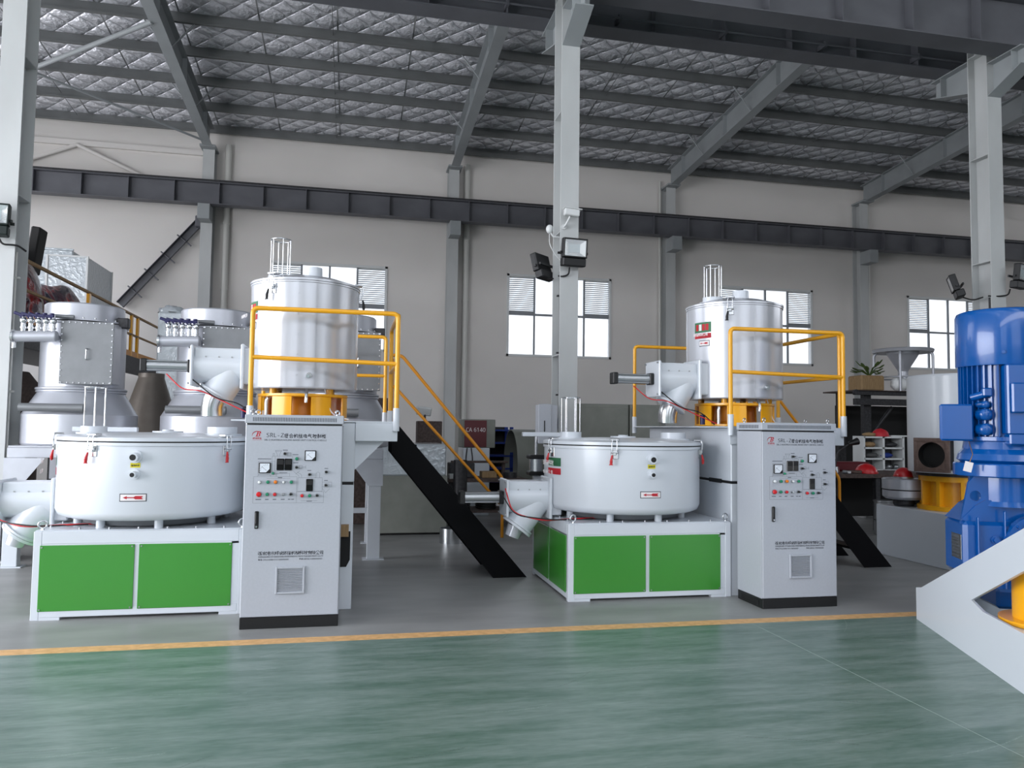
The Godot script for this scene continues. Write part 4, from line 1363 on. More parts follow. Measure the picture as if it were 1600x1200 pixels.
	line(s, [Vector2(ox + 0.36, 1.331), Vector2(ox + 0.4, 1.331)], z, 0.004)
	line(s, [Vector2(ox + 0.366, 1.268), Vector2(ox + 0.4, 1.268)], z, 0.005)
	rect(s, ox + 0.41, 1.222, ox + 0.432, 1.248, z)
	line(s, [Vector2(ox + 0.432, 1.235), Vector2(ox + 0.46, 1.235)], z)
	line(s, [Vector2(ox + 0.46, 1.224), Vector2(ox + 0.46, 1.247)], z)
	line(s, [Vector2(ox + 0.365, 1.205), Vector2(ox + 0.41, 1.165), Vector2(ox + 0.41, 1.155)], z)
	line(s, [Vector2(ox + 0.395, 1.195), Vector2(ox + 0.43, 1.175), Vector2(ox + 0.43, 1.155)], z)
	line(s, [Vector2(ox + 0.385, 1.18), Vector2(ox + 0.415, 1.205)], z)
	line(s, [Vector2(ox + 0.24, 1.163), Vector2(ox + 0.24, 1.185), Vector2(ox + 0.34, 1.185), Vector2(ox + 0.34, 1.163)], z)
	line(s, [Vector2(ox + 0.265, 1.19), Vector2(ox + 0.32, 1.19)], z, 0.004)
	line(s, [Vector2(ox + 0.53, 1.152), Vector2(ox + 0.54, 1.152), Vector2(ox + 0.54, 1.185), Vector2(ox + 0.548, 1.195), Vector2(ox + 0.56, 1.195), Vector2(ox + 0.568, 1.185), Vector2(ox + 0.568, 1.152)], z)
	line(s, [Vector2(ox + 0.475, 1.208), Vector2(ox + 0.5, 1.208)], z, 0.005)
	line(s, [Vector2(ox + 0.605, 1.224), Vector2(ox + 0.628, 1.224)], z, 0.005)
	line(s, [Vector2(ox + 0.605, 1.13), Vector2(ox + 0.628, 1.13)], z, 0.005)
	line(s, [Vector2(ox + 0.588, 1.118), Vector2(ox + 0.66, 1.118), Vector2(ox + 0.66, 1.08), Vector2(ox + 0.588, 1.08)], z)
	line(s, [Vector2(ox + 0.588, 1.07), Vector2(ox + 0.615, 1.035), Vector2(ox + 0.645, 1.065)], z)
	line(s, [Vector2(ox + 0.17, 1.145), Vector2(ox + 0.345, 1.145)], z)
	line(s, [Vector2(ox + 0.255, 1.152), Vector2(ox + 0.282, 1.152)], z, 0.006)
	line(s, [Vector2(ox + 0.43, 0.972), Vector2(ox + 0.555, 0.972)], z)
	for e in [[0.095, 0.13], [0.165, 0.185], [0.222, 0.242], [0.282, 0.305], [0.335, 0.348], [0.36, 0.375], [0.475, 0.51]]:
		line(s, [Vector2(ox + e[0], 0.985 if e[0] < 0.4 else 0.97), Vector2(ox + e[1], 0.985 if e[0] < 0.4 else 0.97)], z, 0.006)
	part(door, "diagram_print", s, M.print_grey)
	# meters
	for e in [[0.109, 1.187, 0.198, 1.269], [0.449, 1.284, 0.537, 1.365]]:
		var m := part(o, "meter", S().box(V(ox + e[0], e[1], zf), V(ox + e[2], e[3], zf + 0.012), 0.004), M.black)
		var w: float = e[2] - e[0]
		var hh: float = e[3] - e[1]
		part(m, "dial", S().prism([Vector2(ox + e[0] + w * 0.1, e[1] + hh * 0.08), Vector2(ox + e[0] + w * 0.62, e[1] + hh * 0.08), Vector2(ox + e[0] + w * 0.9, e[1] + hh * 0.4), Vector2(ox + e[0] + w * 0.9, e[1] + hh * 0.92), Vector2(ox + e[0] + w * 0.1, e[1] + hh * 0.92)], zf + 0.012, zf + 0.0135), M.dial)
		s = S()
		line(s, [Vector2(ox + e[0] + w * 0.66, e[1] + hh * 0.25), Vector2(ox + e[0] + w * 0.25, e[1] + hh * 0.62)], zf + 0.0138, 0.002)
		for k in 7:
			var t := PI * (0.5 + 0.5 * k / 6.0)
			var q := Vector2(ox + e[0] + w * 0.7 + cos(t) * w * 0.5, e[1] + hh * 0.25 + sin(t) * hh * 0.5)
			line(s, [q, q + Vector2(cos(t), sin(t)) * 0.008], zf + 0.0138, 0.0016)
		part(m, "scale_print", s, M.print_dark)
	# temperature displays
	for e in [[0.241, 1.21, 0.296, 1.3], [0.3, 1.21, 0.355, 1.3], [0.466, 1.048, 0.518, 1.142]]:
		var d := part(o, "display", S().box(V(ox + e[0], e[1], zf), V(ox + e[2], e[3], zf + 0.01), 0.003), M.display)
		part(d, "display_face", S().box(V(ox + e[0] + 0.006, e[3] - 0.045, zf + 0.01), V(ox + e[2] - 0.006, e[3] - 0.008, zf + 0.0108)), M.rubber)
	for e in [[0.117, 1.118, 0.0115, M.btn_white], [0.18, 1.119, 0.0125, M.btn_green], [0.237, 1.119, 0.0135, M.btn_orange], [0.297, 1.118, 0.009, M.btn_white], [0.355, 1.119, 0.0125, M.btn_green], [0.177, 1.025, 0.0125, M.btn_green], [0.234, 1.024, 0.013, M.btn_red], [0.438, 1.013, 0.0125, M.btn_red], [0.495, 1.013, 0.0125, M.btn_green], [0.391, 1.3, 0.0125, M.btn_green], [0.216, 1.187, 0.01, M.btn_green]]:
		knob(o, ox + e[0], e[1], zf, e[2], e[3], "push_button")
	knob(o, ox + 0.116, 1.025, zf, 0.019, M.btn_red, "stop_button")
	for e in [[0.353, 1.025], [0.551, 1.014], [0.3, 1.339], [0.39, 1.233], [0.49, 1.177], [0.616, 1.197], [0.616, 1.094]]:
		knob(o, ox + e[0], e[1], zf, 0.012, M.black, "rotary_switch")
	knob(o, ox + 0.294, 1.025, zf, 0.01, M.steel, "rotary_switch")
	# swing handle
	var lk := part(door, "door_handle", S().box(V(ox + 0.09, 0.762, zf), V(ox + 0.12, 0.896, zf + 0.014), 0.005), M.black)
	part(lk, "handle_lever", S().box(V(ox + 0.096, 0.8, zf + 0.014), V(ox + 0.114, 0.888, zf + 0.022), 0.004), M.black)
	part(lk, "keyhole", S().cyl(V(ox + 0.105, 0.778, zf + 0.014), V(ox + 0.105, 0.778, zf + 0.019), 0.008, -1, 12), M.steel)
	# filter grille
	s = S()
	for e in [[0.257, 0.262, 0.272, 0.47], [0.461, 0.262, 0.476, 0.47], [0.272, 0.455, 0.461, 0.47], [0.272, 0.262, 0.461, 0.277]]:
		s.box(V(ox + e[0], e[1], zf), V(ox + e[2], e[3], zf + 0.018), 0.003)
	var g := part(door, "vent_grille", s, M.cabinet)
	s = S()
	for k in 14:
		var y := 0.282 + 0.173 * (k + 0.5) / 14
		s.t = Transform3D(Basis(V(1, 0, 0), 0.7), V(ox + 0.3665, y, zf + 0.009))
		s.cbox(Vector3.ZERO, V(0.19, 0.012, 0.002))
	s.t = Transform3D()
	s.box(V(ox + 0.272, 0.277, zf), V(ox + 0.461, 0.455, zf + 0.002))
	bulk(part(g, "slats", s, M.cabinet))
	return o

func build_sets() -> void:
	var set_of := [
		[cooling_mixer(), "wide white cooling mixer drum on a green-panelled base, right of the two"],
		[heating_mixer(), "tall white heating mixer with clad drum on a yellow ring, right of the two"],
		[platform(), "white platform with yellow guard rail round the right heating mixer"],
		[stair(), "black steel stair showing behind the right control cabinet"],
		[control_cabinet(), "light grey electrical control cabinet in front of the right mixing set"]]
	for e in set_of:
		dup(e[0], V(PITCH, 0, 0), e[1])

# ---------------------------------------------------------------- silver vertical mixers on their frame
func silver_mixer() -> Node3D:
	var c := V(-3.12, 0, -9.95)
	var o := thing("silver_mixer", V(c.x, 1.3, c.z), "silver vertical dryer with a row of valves, leftmost of the three on the frame", "dryer", "silver dryers on the white frame")
	var s := S().lathe([Vector2(0, 1.302), Vector2(0.6, 1.302), Vector2(0.61, 1.32), Vector2(0.61, 1.645), Vector2(0.6, 1.66), Vector2(0.46, 1.9), Vector2(0.45, 1.91)], c, 56)
	part(o, "lower_shell", s, M.silver)
	s = S().lathe([Vector2(0.45, 1.9), Vector2(0.45, 2.7)], c, 48, 0, TAU, true)
	part(o, "cylinder", s, M.silver)
	s = S().ring(c + V(0, 1.945, 0), Vector3.UP, 0.465, 0.018, 40, 8)
	s.ring(c + V(0, 1.915, 0), Vector3.UP, 0.462, 0.014, 40, 8)
	part(o, "clamp_ring", s, M.silver)
	s = S().lathe([Vector2(0.44, 2.69), Vector2(0.475, 2.695), Vector2(0.475, 2.712), Vector2(0.44, 2.716)], c, 48)
	part(o, "flange", s, M.silver)
	part(o, "seal", S().lathe([Vector2(0.44, 2.716), Vector2(0.462, 2.716), Vector2(0.462, 2.727), Vector2(0.44, 2.727)], c, 48), M.rubber)
	var lid := part(o, "lid", S().lathe([Vector2(0.44, 2.727), Vector2(0.47, 2.727), Vector2(0.47, 2.744), Vector2(0.425, 2.748), Vector2(0.425, 2.92), Vector2(0.41, 2.935), Vector2(0, 2.95)], c, 48), M.silver)
	s = S()
	for k in 24:
		var a := TAU * k / 24
		s.cyl(c + V(sin(a) * 0.46, 2.744, cos(a) * 0.46), c + V(sin(a) * 0.46, 2.76, cos(a) * 0.46), 0.009, -1, 6)
	bulk(part(lid, "bolts", s, M.dull_steel))
	part(lid, "hinge", S().box(c + V(0.4, 2.68, 0.1), c + V(0.53, 2.8, 0.2), 0.01), M.dark_steel)
	# bolted inspection box
	var bx := V(-3.2, 2.02, -9.42)
	var hatch := part(o, "inspection_box", S().box(V(-3.19, 2.0, -9.75), V(-2.66, 2.69, -9.43), 0.006), M.silver)
	part(hatch, "cover_plate", S().box(V(-3.2, 1.99, -9.43), V(-2.65, 2.7, -9.418), 0.003), M.silver_dark)
	part(hatch, "side_flange", S().box(V(-3.27, 2.04, -9.7), V(-3.19, 2.66, -9.66), 0.004), M.silver)
	part(hatch, "cover_handle", S().tube(bend([V(-2.92, 2.27, -9.418), V(-2.92, 2.27, -9.385), V(-2.92, 2.39, -9.385), V(-2.92, 2.39, -9.418)], 0.02), 0.008, 6), M.steel)
	s = S()
	for k in 9:
		for e in [2.005, 2.685]:
			s.cyl(V(-3.175 + 0.0625 * k, e, -9.418), V(-3.175 + 0.0625 * k, e, -9.41), 0.008, -1, 6)
	for k in 11:
		for e in [-3.185, -2.665]:
			s.cyl(V(e, 2.01 + 0.0675 * k, -9.418), V(e, 2.01 + 0.0675 * k, -9.41), 0.008, -1, 6)
	bulk(part(hatch, "bolts", s, M.steel))
	# manifold with five valves
	var y := 2.5
	var z := -9.36
	s = S().cyl(V(-3.64, y, z), V(-3.23, y + 0.015, z), 0.062, -1, 24)
	s.ball(V(-3.23, y + 0.015, z), V(0.03, 0.062, 0.062), 16, 8)
	s.cyl(V(-3.25, y, z), V(-3.25, y, -9.6), 0.04, -1, 16)
	s.cyl(V(-3.55, y, z), V(-3.4, y, -9.75), 0.03, -1, 14)
	var mf := part(o, "manifold", s, M.silver)
	s = S().cyl(V(-3.645, y - 0.02, z), V(-3.645, y - 0.13, z), 0.022, -1, 12)
	s.cyl(V(-3.665, y, z), V(-3.64, y, z), 0.075, -1, 20)
	part(mf, "drain_cock", s, M.steel)
	for k in 5:
		var x := -3.56 + 0.075 * k
		s = S().cyl(V(x, y + 0.06, z), V(x, y + 0.15, z), 0.024, -1, 12)
		s.cyl(V(x, y + 0.09, z), V(x, y + 0.11, z), 0.034, -1, 6)
		s.ball(V(x, y + 0.18, z), V(0.036, 0.04, 0.036), 12, 8)
		s.cyl(V(x, y + 0.2, z), V(x, y + 0.25, z), 0.022, -1, 10)
		var v := part(o, "valve", s, M.steel)
		s = S()
		s.t = Transform3D(Basis(V(0, 0, 1), -0.35 + 0.1 * k), V(x - 0.01, y + 0.235, z))
		s.cbox(V(-0.03, 0.0, 0.02), V(0.11, 0.034, 0.03), 0.006)
		s.cyl(V(-0.005, -0.03, 0.0), V(-0.005, 0.035, 0.0), 0.024, -1, 8)
		part(v, "valve_handle", s, M.blue_handle)
	part(o, "vent_tube", S().cyl(V(-3.3, 2.755, -9.45), V(-3.08, 2.75, -9.45), 0.022, -1, 12), M.silver_dark)
	s = S().cyl(V(-3.55, 1.72, -9.33), V(-2.9, 1.72, -9.33), 0.046, -1, 18)
	s.cyl(V(-3.2, 1.72, -9.33), V(-3.2, 1.72, -9.6), 0.03, -1, 12)
	var ip := part(o, "inlet_pipe", s, M.silver_dark)
	part(ip, "bore", S().cyl(V(-3.553, 1.72, -9.33), V(-3.549, 1.72, -9.33), 0.036, -1, 16), M.rubber)
	return o

func build_silver() -> void:
	var o := thing("support_frame", V(-1.6, 0, -9.9), "white steel frame with gusseted legs that carries the three silver dryers", "frame")
	var x0 := -3.62
	var x1 := 0.4
	part(o, "deck", S().box(V(x0, 1.28, -10.6), V(x1, 1.3, -9.28), 0.003), M.silver)
	part(o, "front_beam", S().box(V(x0, 1.17, -9.3), V(x1, 1.28, -9.26), 0.004), M.silver)
	part(o, "back_beam", S().box(V(x0, 1.17, -10.6), V(x1, 1.28, -10.56), 0.004), M.silver)
	for e in [[x0, 1.0], [x1, -1.0]]:
		var x: float = e[0]
		var d: float = e[1]
		for z in [-9.3, -10.6]:
			var leg := part(o, "leg", S().box(V(minf(x + d * 0.02, x + d * 0.17), 0.012, z), V(maxf(x + d * 0.02, x + d * 0.17), 1.17, z + 0.1), 0.004), M.white)
			part(leg, "foot_plate", S().box(V(minf(x - d * 0.03, x + d * 0.22), 0, z - 0.03), V(maxf(x - d * 0.03, x + d * 0.22), 0.012, z + 0.13)), M.white)
			part(leg, "gusset", S().prism([Vector2(x, 1.17), Vector2(x, 0.86), Vector2(x + d * 0.17, 0.86), Vector2(x + d * 0.4, 1.17)], z + 0.1, z + 0.108), M.silver)
		part(o, "tie_bar", S().box(V(minf(x + d * 0.05, x + d * 0.12), 0.55, -10.55), V(maxf(x + d * 0.05, x + d * 0.12), 0.62, -9.3), 0.003), M.white)
	part(o, "tie_bar", S().box(V(-0.25, 0.54, -9.27), V(0.25, 0.6, -9.23), 0.003), M.white)
	var a := silver_mixer()
	dup(a, V(1.5, 0, 0), "middle one of the three silver dryers, partly behind the left heating mixer's chute")
	dup(a, V(3.0, 0, 0), "silver dryer mostly hidden behind the left heating mixer, its box showing right of the drum")
	# dark hopper standing behind
	var s := S().lathe([Vector2(0.55, 0.0), Vector2(0.56, 0.95), Vector2(0.17, 2.2), Vector2(0.17, 2.26), Vector2(0, 2.26)], V(-2.75, 0, -11.6), 36)
	single("cone_hopper", V(-2.75, 0, -11.6), s, M.taupe, "grey-brown cone-topped hopper behind the gap between two silver dryers", "hopper", )
	s = S().lathe([Vector2(0.5, 0.0), Vector2(0.6, 0.8), Vector2(0.25, 1.85), Vector2(0, 1.85)], V(-1.95, 0, -12.6), 36)
	single("cone_hopper", V(-1.95, 0, -12.6), s, M.silver_dark, "grey cone hopper behind the middle silver dryer", "hopper")
	s = S().box(V(0.0, 0.0, -13.2), V(0.62, 2.02, -12.56), 0.01)
	single("plywood_crate", V(0.31, 0, -12.88), s, M.rust, "brown crate standing behind the left platform rail", "crate")

# ---------------------------------------------------------------- gallery along the left side
func build_gallery() -> void:
	var X := -4.42
	var z0 := -20.9
	var z1 := -10.2
	var o := thing("gallery", V(-5.6, 0, -15.5), "raised storage gallery with yellow guard rail running back along the left side", "gallery")
	part(o, "deck", S().box(V(-7.2, 2.86, z0), V(X, 2.93, z1)), M.dark_steel)
	part(o, "edge_channel", S().box(V(X - 0.08, 2.58, z0), V(X, 2.87, z1), 0.004), M.dark_steel)
	part(o, "kick_plate", S().box(V(X - 0.02, 2.93, z0), V(X - 0.005, 3.04, z1)), M.yellow_dark)
	part(o, "top_rail", S().box(V(X - 0.045, 3.77, z0), V(X, 3.815, z1), 0.006), M.wood)
	part(o, "mid_rail", S().box(V(X - 0.04, 3.36, z0), V(X, 3.4, z1), 0.006), M.wood)
	for z in [-20.55, -17.42, -16.95, -14.3, -11.2]:
		part(o, "rail_post", S().box(V(X - 0.05, 2.93, z - 0.05), V(X, 3.8, z + 0.05), 0.006), M.yellow)
	for z in [-20.5, -15.6, -10.6]:
		for x in [-4.55, -7.0]:
			part(o, "gallery_leg", S().box(V(x - 0.09, 0, z - 0.09), V(x + 0.09, 2.86, z + 0.09), 0.006), M.dark_steel)
	# dark things under the gallery
	single("dark_tank", V(-5.1, 0, -12.6), S().lathe([Vector2(0.55, 0), Vector2(0.55, 2.1), Vector2(0.4, 2.3), Vector2(0, 2.32)], V(-5.1, 0, -12.6), 32), M.rust, "dark tank under the left end of the gallery beside the column", "tank")
	# wrapped goods on the deck
	var s := S().box(V(-5.62, 2.93, -17.2), V(-4.93, 4.7, -15.7), 0.02)
	o = single("wrapped_crate", V(-5.27, 2.93, -16.5), s, M.film, "tall crate wrapped in clear film on the gallery, nearest the rail", "crate", )
	s = S()
	for e in [[-5.62, -15.7], [-4.93, -15.7], [-4.93, -17.2]]:
		part(o, "crate_edge", S().cbox(V(e[0], 3.82, e[1]), V(0.04, 1.76, 0.04), 0.004), M.frame)
	part(o, "crate_edge", S().cbox(V(-5.275, 4.69, -15.7), V(0.65, 0.03, 0.03)), M.frame)
	s = S().box(V(-6.5, 2.93, -18.4), V(-5.75, 5.15, -17.4), 0.02)
	s.cbox(V(-6.12, 5.16, -17.4), V(0.76, 0.04, 0.04))
	single("wrapped_crate", V(-6.1, 2.93, -17.9), s, M.film, "film-wrapped crate standing behind the nearer one on the gallery", "crate")
	s = S().ball(V(-5.0, 2.935, -14.45), V(0.5, 1.0, 1.15), 36, 16, 0.0, 0.05, 2.0)
	single("wrapped_bundle", V(-5.0, 2.93, -14.45), s, M.bundle, "big bundle under red and dark printed plastic sheet on the gallery", "bundle")
	s = S().ball(V(-5.1, 2.935, -12.4), V(0.6, 1.3, 0.8), 30, 16, 0.0, 0.05, 0.5)
	single("wrapped_bundle", V(-5.1, 2.93, -12.4), s, M.bundle, "rounded dark red sheeted bundle at the near end of the gallery", "bundle")
	s = S()
	s.t = Transform3D(Basis(V(0, 0, 1), -0.12), V(-4.86, 4.22, -13.1))
	s.cbox(V(0, 0, 0), V(0.14, 0.72, 0.3), 0.02)
	single("black_panel", V(-4.86, 3.9, -13.1), s, M.matt_black, "narrow black board poking up behind the left column", "board")
	s = S().box(V(-3.05, 0.0, -13.5), V(-2.66, 3.36, -13.1), 0.03)
	s.ball(V(-2.86, 3.36, -13.3), V(0.23, 0.12, 0.2), 20, 8, 0.0, 0.12, 1.0)
	single("wrapped_post", V(-2.86, 0, -13.3), s, M.film, "tall film-wrapped post whose crumpled top shows behind the middle dryer's valves", "post")
	# cable tray leaning against the back wall
	var tr := thing("cable_tray", V(-5.0, 4.7, -21.7), "galvanised cable tray fixed slantwise on the back wall by the left wall column", "tray")
	var a := V(-5.98, 4.66, -21.66)
	var b := V(-4.1, 6.98, -21.66)
	var d := (b - a).normalized()
	var e2 := V(-d.y, d.x, 0)
	s = S()
	s.t = Transform3D(Basis(d, e2, V(0, 0, 1)), a)
	var L := (b - a).length()
	s.cbox(V(L / 2, 0, -0.06), V(L, 0.2, 0.01))
	s.cbox(V(L / 2, 0.1, 0), V(L, 0.012, 0.12))
	s.cbox(V(L / 2, -0.1, 0), V(L, 0.012, 0.12))
	part(tr, "channel", s, M.girder)
	for k in 4:
		var p := a + d * (0.5 + 0.62 * k)
		part(tr, "hanger", S().cyl(p + e2 * 0.2 + V(0, 0, -0.05), p - e2 * 0.28 + V(0, 0, 0.04), 0.02, -1, 8), M.girder)
	part(tr, "end_cap", S().cbox(b + V(0.02, 0.02, 0), V(0.22, 0.3, 0.2), 0.02), M.girder)

# ---------------------------------------------------------------- clutter between the two sets
func build_clutter() -> void:
	var o := thing("steel_housing", V(0.95, 0, -11.8), "big grey sheet-steel housing behind the left stair, wrapped slab on top", "housing")
	part(o, "body", S().box(V(0.36, 0.03, -12.5), V(1.42, 0.85, -11.2), 0.008), M.grey_box)
	part(o, "skid", S().box(V(0.42, 0.0, -12.4), V(1.36, 0.03, -11.25)), M.matt_black)
	var s := S().box(V(0.4, 0.85, -12.4), V(1.4, 1.31, -11.22), 0.02)
	single("wrapped_slab", V(0.9, 0.85, -11.8), s, M.film, "pale slab crate in shiny film lying on the grey housing", "crate")
	s = S().box(V(1.17, 0, -13.9), V(1.6, 1.665, -13.5), 0.01)
	single("upright_board", V(1.38, 0, -13.7), s, M.rust, "dark brown upright panel behind the wrapped slab", "panel")
	# small flood lamp standing on it
	o = thing("work_lamp", V(1.3, 1.665, -13.6), "small grey work lamp standing on the dark panel", "lamp")
	s = S()
	s.t = Transform3D(Basis(V(1, 0, 0), 0.3) * Basis(V(0, 0, 1), -0.12), V(1.28, 1.84, -13.6))
	s.cbox(Vector3.ZERO, V(0.27, 0.15, 0.07), 0.015)
	part(o, "lamp_head", s, M.frame)
	part(o, "lamp_stem", S().cyl(V(1.3, 1.665, -13.6), V(1.3, 1.78, -13.6), 0.02, -1, 10), M.dark_steel)
	# lathe: headstock cabinet with red plate
	o = thing("machine_tool", V(2.25, 0, -13.6), "grey machine tool cabinet with a red nameplate beside the pipe", "machine")
	part(o, "cabinet", S().box(V(1.98, 0.0, -14.1), V(2.46, 1.2, -13.5), 0.01), M.white)
	part(o, "head", S().box(V(1.98, 1.2, -14.15), V(2.56, 1.71, -13.52), 0.01), M.grey_box)
	var pl := part(o, "red_plate", S().box(V(2.0, 1.215, -13.52), V(2.4, 1.69, -13.505), 0.004), M.maroon)
	text(pl, "CA 6140", 0.07, V(2.2, 1.52, -13.504), M.label_white)
	part(o, "cable", S().tube(bend([V(2.12, 1.2, -13.48), V(2.15, 1.0, -13.46), V(2.13, 0.7, -13.48)], 0.1), 0.01, 6), M.rubber)
	part(o, "cable", S().tube(bend([V(2.05, 1.2, -13.48), V(2.02, 0.95, -13.46), V(2.08, 0.7, -13.48)], 0.1), 0.01, 6), M.rubber)
	# blue rack
	o = thing("blue_rack", V(2.6, 0, -14.4), "blue open rack between the machine tool and the large pipe", "rack")
	for x in [2.5, 3.0]:
		for z in [-14.2, -14.7]:
			part(o, "post", S().box(V(x - 0.03, 0, z - 0.03), V(x + 0.03, 1.58, z + 0.03)), M.blue_cloth)
	for k in 6:
		part(o, "shelf", S().box(V(2.47, 0.3 + 0.24 * k, -14.73), V(3.03, 0.33 + 0.24 * k, -14.17)), M.blue_cloth)
	part(o, "back_sheet", S().box(V(2.47, 0.2, -14.74), V(3.03, 1.58, -14.73)), M.matt_black)
	# large steel pipe lying along the wall on cradles
	o = thing("large_pipe", V(3.7, 0, -13.5), "large grey steel pipe section lying behind the right cooling mixer", "pipe")
	s = S()
	var c0 := V(2.86, 0.92, -13.6)
	var rr := 0.62
	s.t = Transform3D(Basis(V(0, 0, 1), -PI / 2), c0)
	s.lathe([Vector2(rr - 0.02, 0), Vector2(rr, 0), Vector2(rr, 1.9), Vector2(rr - 0.02, 1.9), Vector2(rr - 0.02, 0)], Vector3.ZERO, 48)
	part(o, "shell", s, M.grey_box)
	for x in [3.1, 4.4]:
		part(o, "cradle", S().box(V(x - 0.06, 0, -14.1), V(x + 0.06, 0.42, -13.1)), M.dark_steel)
	# workbench with odds and ends
	o = thing("work_bench", V(1.85, 0, -12.2), "cluttered dark workbench behind the left stair", "bench")
	part(o, "bench_top", S().box(V(1.48, 0.72, -12.5), V(2.75, 0.77, -11.7), 0.004), M.rust)
	for x in [1.54, 2.69]:
		for z in [-12.44, -11.76]:
			part(o, "leg", S().box(V(x - 0.035, 0, z - 0.035), V(x + 0.035, 0.72, z + 0.035)), M.dark_steel)
	part(o, "lower_shelf", S().box(V(1.5, 0.25, -12.46), V(2.72, 0.28, -11.74)), M.rust)
	s = S().box(V(1.55, 0.77, -12.3), V(1.95, 1.0, -12.0), 0.01)
	single("parts_box", V(1.75, 0.77, -12.15), s, M.dark_steel, "dark steel parts box on the workbench", "box")
	s = S().box(V(1.52, 0.77, -11.95), V(1.72, 0.84, -11.75), 0.006)
	single("white_tray", V(1.6, 0.77, -11.85), s, M.frame, "small white tray at the left end of the workbench", "tray")
	s = S().box(V(2.06, 0.77, -12.2), V(2.3, 0.87, -11.95), 0.008)
	single("carton", V(2.18, 0.77, -12.1), s, M.wood, "small brown carton in the middle of the workbench", "carton")
	s = S().cyl(V(2.52, 0.77, -12.0), V(2.52, 0.86, -12.0), 0.11, -1, 24)
	single("steel_flange", V(2.52, 0.77, -12.0), s, M.dark_steel, "round dark flange on the right end of the workbench", "flange")
	s = S().box(V(1.6, 1.0, -12.25), V(2.5, 1.03, -12.05), 0.004)
	s.box(V(2.42, 0.77, -12.2), V(2.46, 1.0, -12.1))
	single("wood_board", V(2.05, 0.77, -12.15), s, M.rust, "narrow board laid across the parts box on the workbench", "board")
	for e in [[1.7, 0.28, -12.0, 0.17, "coil"], [2.15, 0.28, -12.1, 0.15, "coil"], [2.5, 0.28, -11.95, 0.12, "coil"]]:
		s = S()
		for k in 3:
			s.ring(V(e[0], 0.3 + 0.035 * k, e[2]), V(0.05, 1, 0.05), e[3], 0.02, 24, 6)
		single("cable_coil", V(e[0], 0.28, e[2]), s, M.rubber, ["black cable coil at the left of the bench's lower shelf", "black cable coil in the middle of the bench's lower shelf", "black cable coil at the right of the bench's lower shelf"][[1.7, 2.15, 2.5].find(e[0])], "cable", "coils under the workbench")
	s = S().lathe([Vector2(0.155, 0.0), Vector2(0.165, 0.0), Vector2(0.165, 0.2), Vector2(0.155, 0.2), Vector2(0.155, 0.0)], V(1.39, 0, -10.42), 40)
	single("steel_ring", V(1.39, 0, -10.42), s, M.steel, "short polished steel ring standing on the floor behind the left stair", "ring")
	s = S().cyl(V(1.62, 0, -11.3), V(1.62, 1.08, -11.3), 0.11, 0.1, 24)
	single("dark_cylinder", V(1.62, 0, -11.3), s, M.dark_steel, "dark upright gas cylinder at the end of the grey housing", "cylinder")
	# grey switch cabinets behind the middle column
	var labs := ["large grey steel cabinet behind the right cooling mixer, nearer the column", "narrow grey steel cabinet right of the larger one behind the right mixer"]
	var xs := [[3.2, 4.22], [4.24, 4.75]]
	for i in 2:
		o = thing("steel_cabinet", V((xs[i][0] + xs[i][1]) / 2, 0, -11.5), labs[i], "cabinet")
		part(o, "body", S().box(V(xs[i][0], 0, -11.9), V(xs[i][1], 1.95, -11.22), 0.008), M.grey_box)
		part(o, "door", S().box(V(xs[i][0] + 0.03, 0.1, -11.22), V(xs[i][1] - 0.03, 1.9, -11.2), 0.004), M.grey_box)
	s = S().lathe([Vector2(0.15, 0), Vector2(0.15, 0.25), Vector2(0, 0.25)], V(2.2, 0, -10.9), 24)
	s = S()
	s.t = Transform3D(Basis(V(0, 1, 0), 0.4), V(3.2, 1.56, -14.6))
	s.box(V(-0.4, 0, -0.2), V(0.7, 0.05, 0.2))

